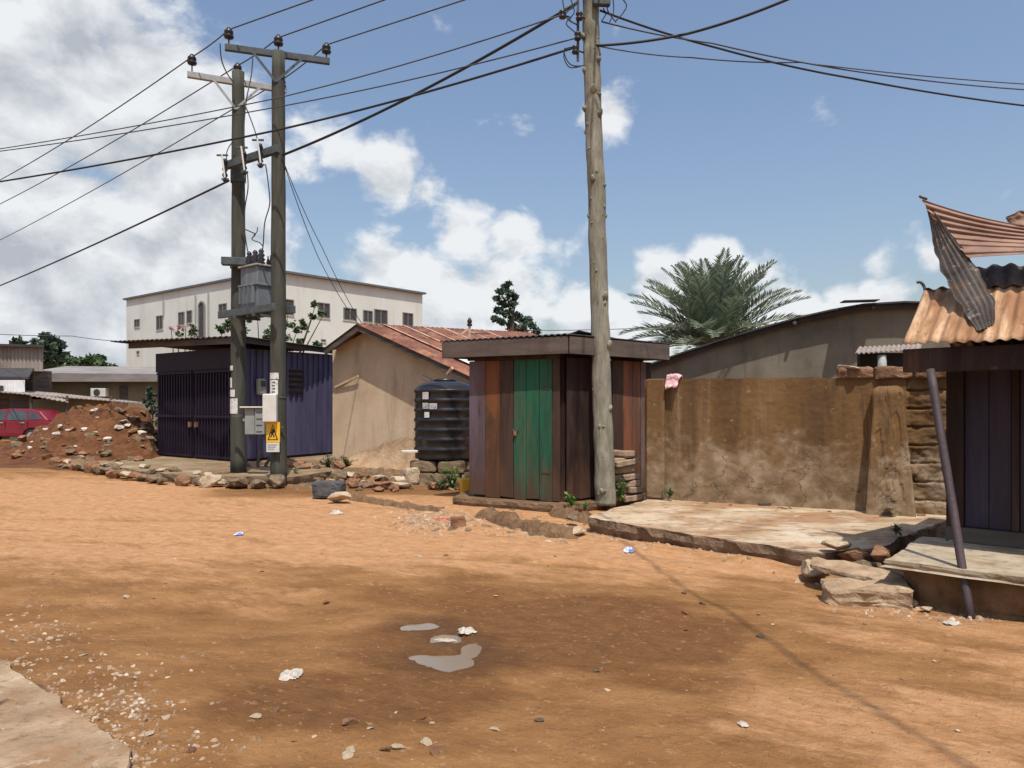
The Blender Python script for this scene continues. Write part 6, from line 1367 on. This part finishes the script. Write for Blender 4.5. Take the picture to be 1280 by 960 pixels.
weed('weed beside the tall twin poles at the platform edge', 372, 592, .05, .22, 8, .15, 'leaf_green', Y=15.6)
weed('small weed in the gap between slab and porch', 1120, 672, .2, .16, 6, .08, 'leaf_green', Y=8.0)
weed('tiny weed beside the wooden pole base', 731, 640, .1, .16, 5, .08)

# ------------------------------------------------------------------ litter
def litter(px, py, sx, sy, hh_, m, label, z=0.0, n=17):
    q = G(px, py, z); z0 = max(gz(q.x, q.y), z) if z == 0 else z; rows = []; sd = random.uniform(0, 99); rz = random.uniform(0, 3)
    for i in range(n):
        r = []
        for j in range(n):
            u, v_ = i/(n-1)*2-1, j/(n-1)*2-1; k = 1+.5*fnoise(u*1.3, v_*1.3, sd)+.25*fnoise(u*5, v_*5, sd); x, y = u*sx/2*k*math.sqrt(1-v_*v_*.4), v_*sy/2*k*math.sqrt(1-u*u*.4)
            e = max(0, 1-max(abs(u), abs(v_))); r.append(Vector((q.x+x, q.y+y, z0+.006+hh_*(min(1, e*2.2))*(.25+1.1*abs(fnoise(u*1.7, v_*1.7, sd+3))+.3*abs(fnoise(u*4, v_*4, sd+5))))))
        rows.append(r)
    mb = MB(); mb.grid(rows); tag(mb.build('litter', m, origin=(q.x, q.y, z0), solid=.004), label, 'litter')
litter(364,846,.12,.17,.028,M['white_litter'],'crumpled white plastic bag left of the puddle')
litter(583,790,.12,.15,.025,M['white_litter'],'white plastic scrap at the puddle edge')
litter(556,802,.14,.05,.015,M['stone_pale'],'thin pale scrap lying across the puddle',-.005)
litter(299,669,.1,.16,.03,M['blue_litter'],'blue and white sachet on the bright dirt in the middle left')
litter(786,691,.12,.14,.05,M['blue_litter'],'blue and white wrapper below the concrete slab')
litter(1190,785,.1,.1,.025,M['white_litter'],'white plastic scrap by the foot of the leaning prop')
litter(420,642,.16,.2,.05,M['white_litter'],'small white scrap before the dark grey block')
litter(553,651,.2,.1,.03,M['red_litter'],'red wrapper on the gravel heap')
litter(929,911,.045,.05,.015,M['white_litter'],'pale scrap on the dirt at the lower right')
litter(424,583,.4,.3,.08,M['white_litter'],'white rag among the rubble below the purple kiosk side', .12)
litter(1200,676,.2,.1,.01,M['paper'],'flat paper on the porch tiles', .362)
S.cycles.use_denoising = True
S.cycles.max_bounces = 6

t = thing('roadside_tree', 'small leafy tree over the bottom left pavement', 'tree', (-3.6, 1.2, 0)); mb = MB(); mb.tube([(-3.6, 1.2, -.05), (-3.5, 1.3, 1.5), (-3.1, 1.7, 2.6)], [.09, .07, .04], 8); mb.tube([(-3.1, 1.7, 2.6), (-2.6, 2.1, 3.0), (-2.25, 2.35, 3.05)], [.03, .02, .01], 6); mb.build('trunk', M['bark'], t)
crown(t, [((-3.3, 1.5, 3.0), .55), ((-3.7, 1.2, 3.2), .6), ((-2.75, 2.0, 3.05), .3), ((-2.4, 2.3, 3.05), .2), ((-2.6, 2.05, 3.1), .2)], M['leaf_green'], 75, .07)

# ------------------------------------------------------------------ the smallest stones, past 290 in all, lie together as rubble
st = [o for o in COL.objects if o.name.split('.')[0] == 'stone' and o.get('group')]
keep = 290-sum(1 for o in COL.objects if o.name.split('.')[0] == 'stone' and not o.get('group'))
st.sort(key=lambda o: -o.scale.x*o.scale.z/(o.location-co.location).length**2)
bm = bmesh.new(); ms_ = []
for o in st[keep:]:
    m = o.data.materials[0]
    if m not in ms_: ms_.append(m)
    n0 = len(bm.verts); f0 = len(bm.faces); bm.from_mesh(o.data); bm.verts.ensure_lookup_table(); bm.faces.ensure_lookup_table()
    from mathutils import Matrix
    mt_ = Matrix.LocRotScale(o.location, o.rotation_euler, o.scale)
    for v in bm.verts[n0:]: v.co = mt_ @ v.co
    for f in bm.faces[f0:]: f.material_index = ms_.index(m)
for o in st[keep:]: bpy.data.objects.remove(o)
me = bpy.data.meshes.new('rubble'); bm.to_mesh(me); bm.free()
for m in ms_: me.materials.append(m)
o = bpy.data.objects.new('rubble', me); COL.objects.link(o)
tag(o, 'smallest stones and clods strewn over the street edges and the dirt heap', 'rubble', kind='stuff')
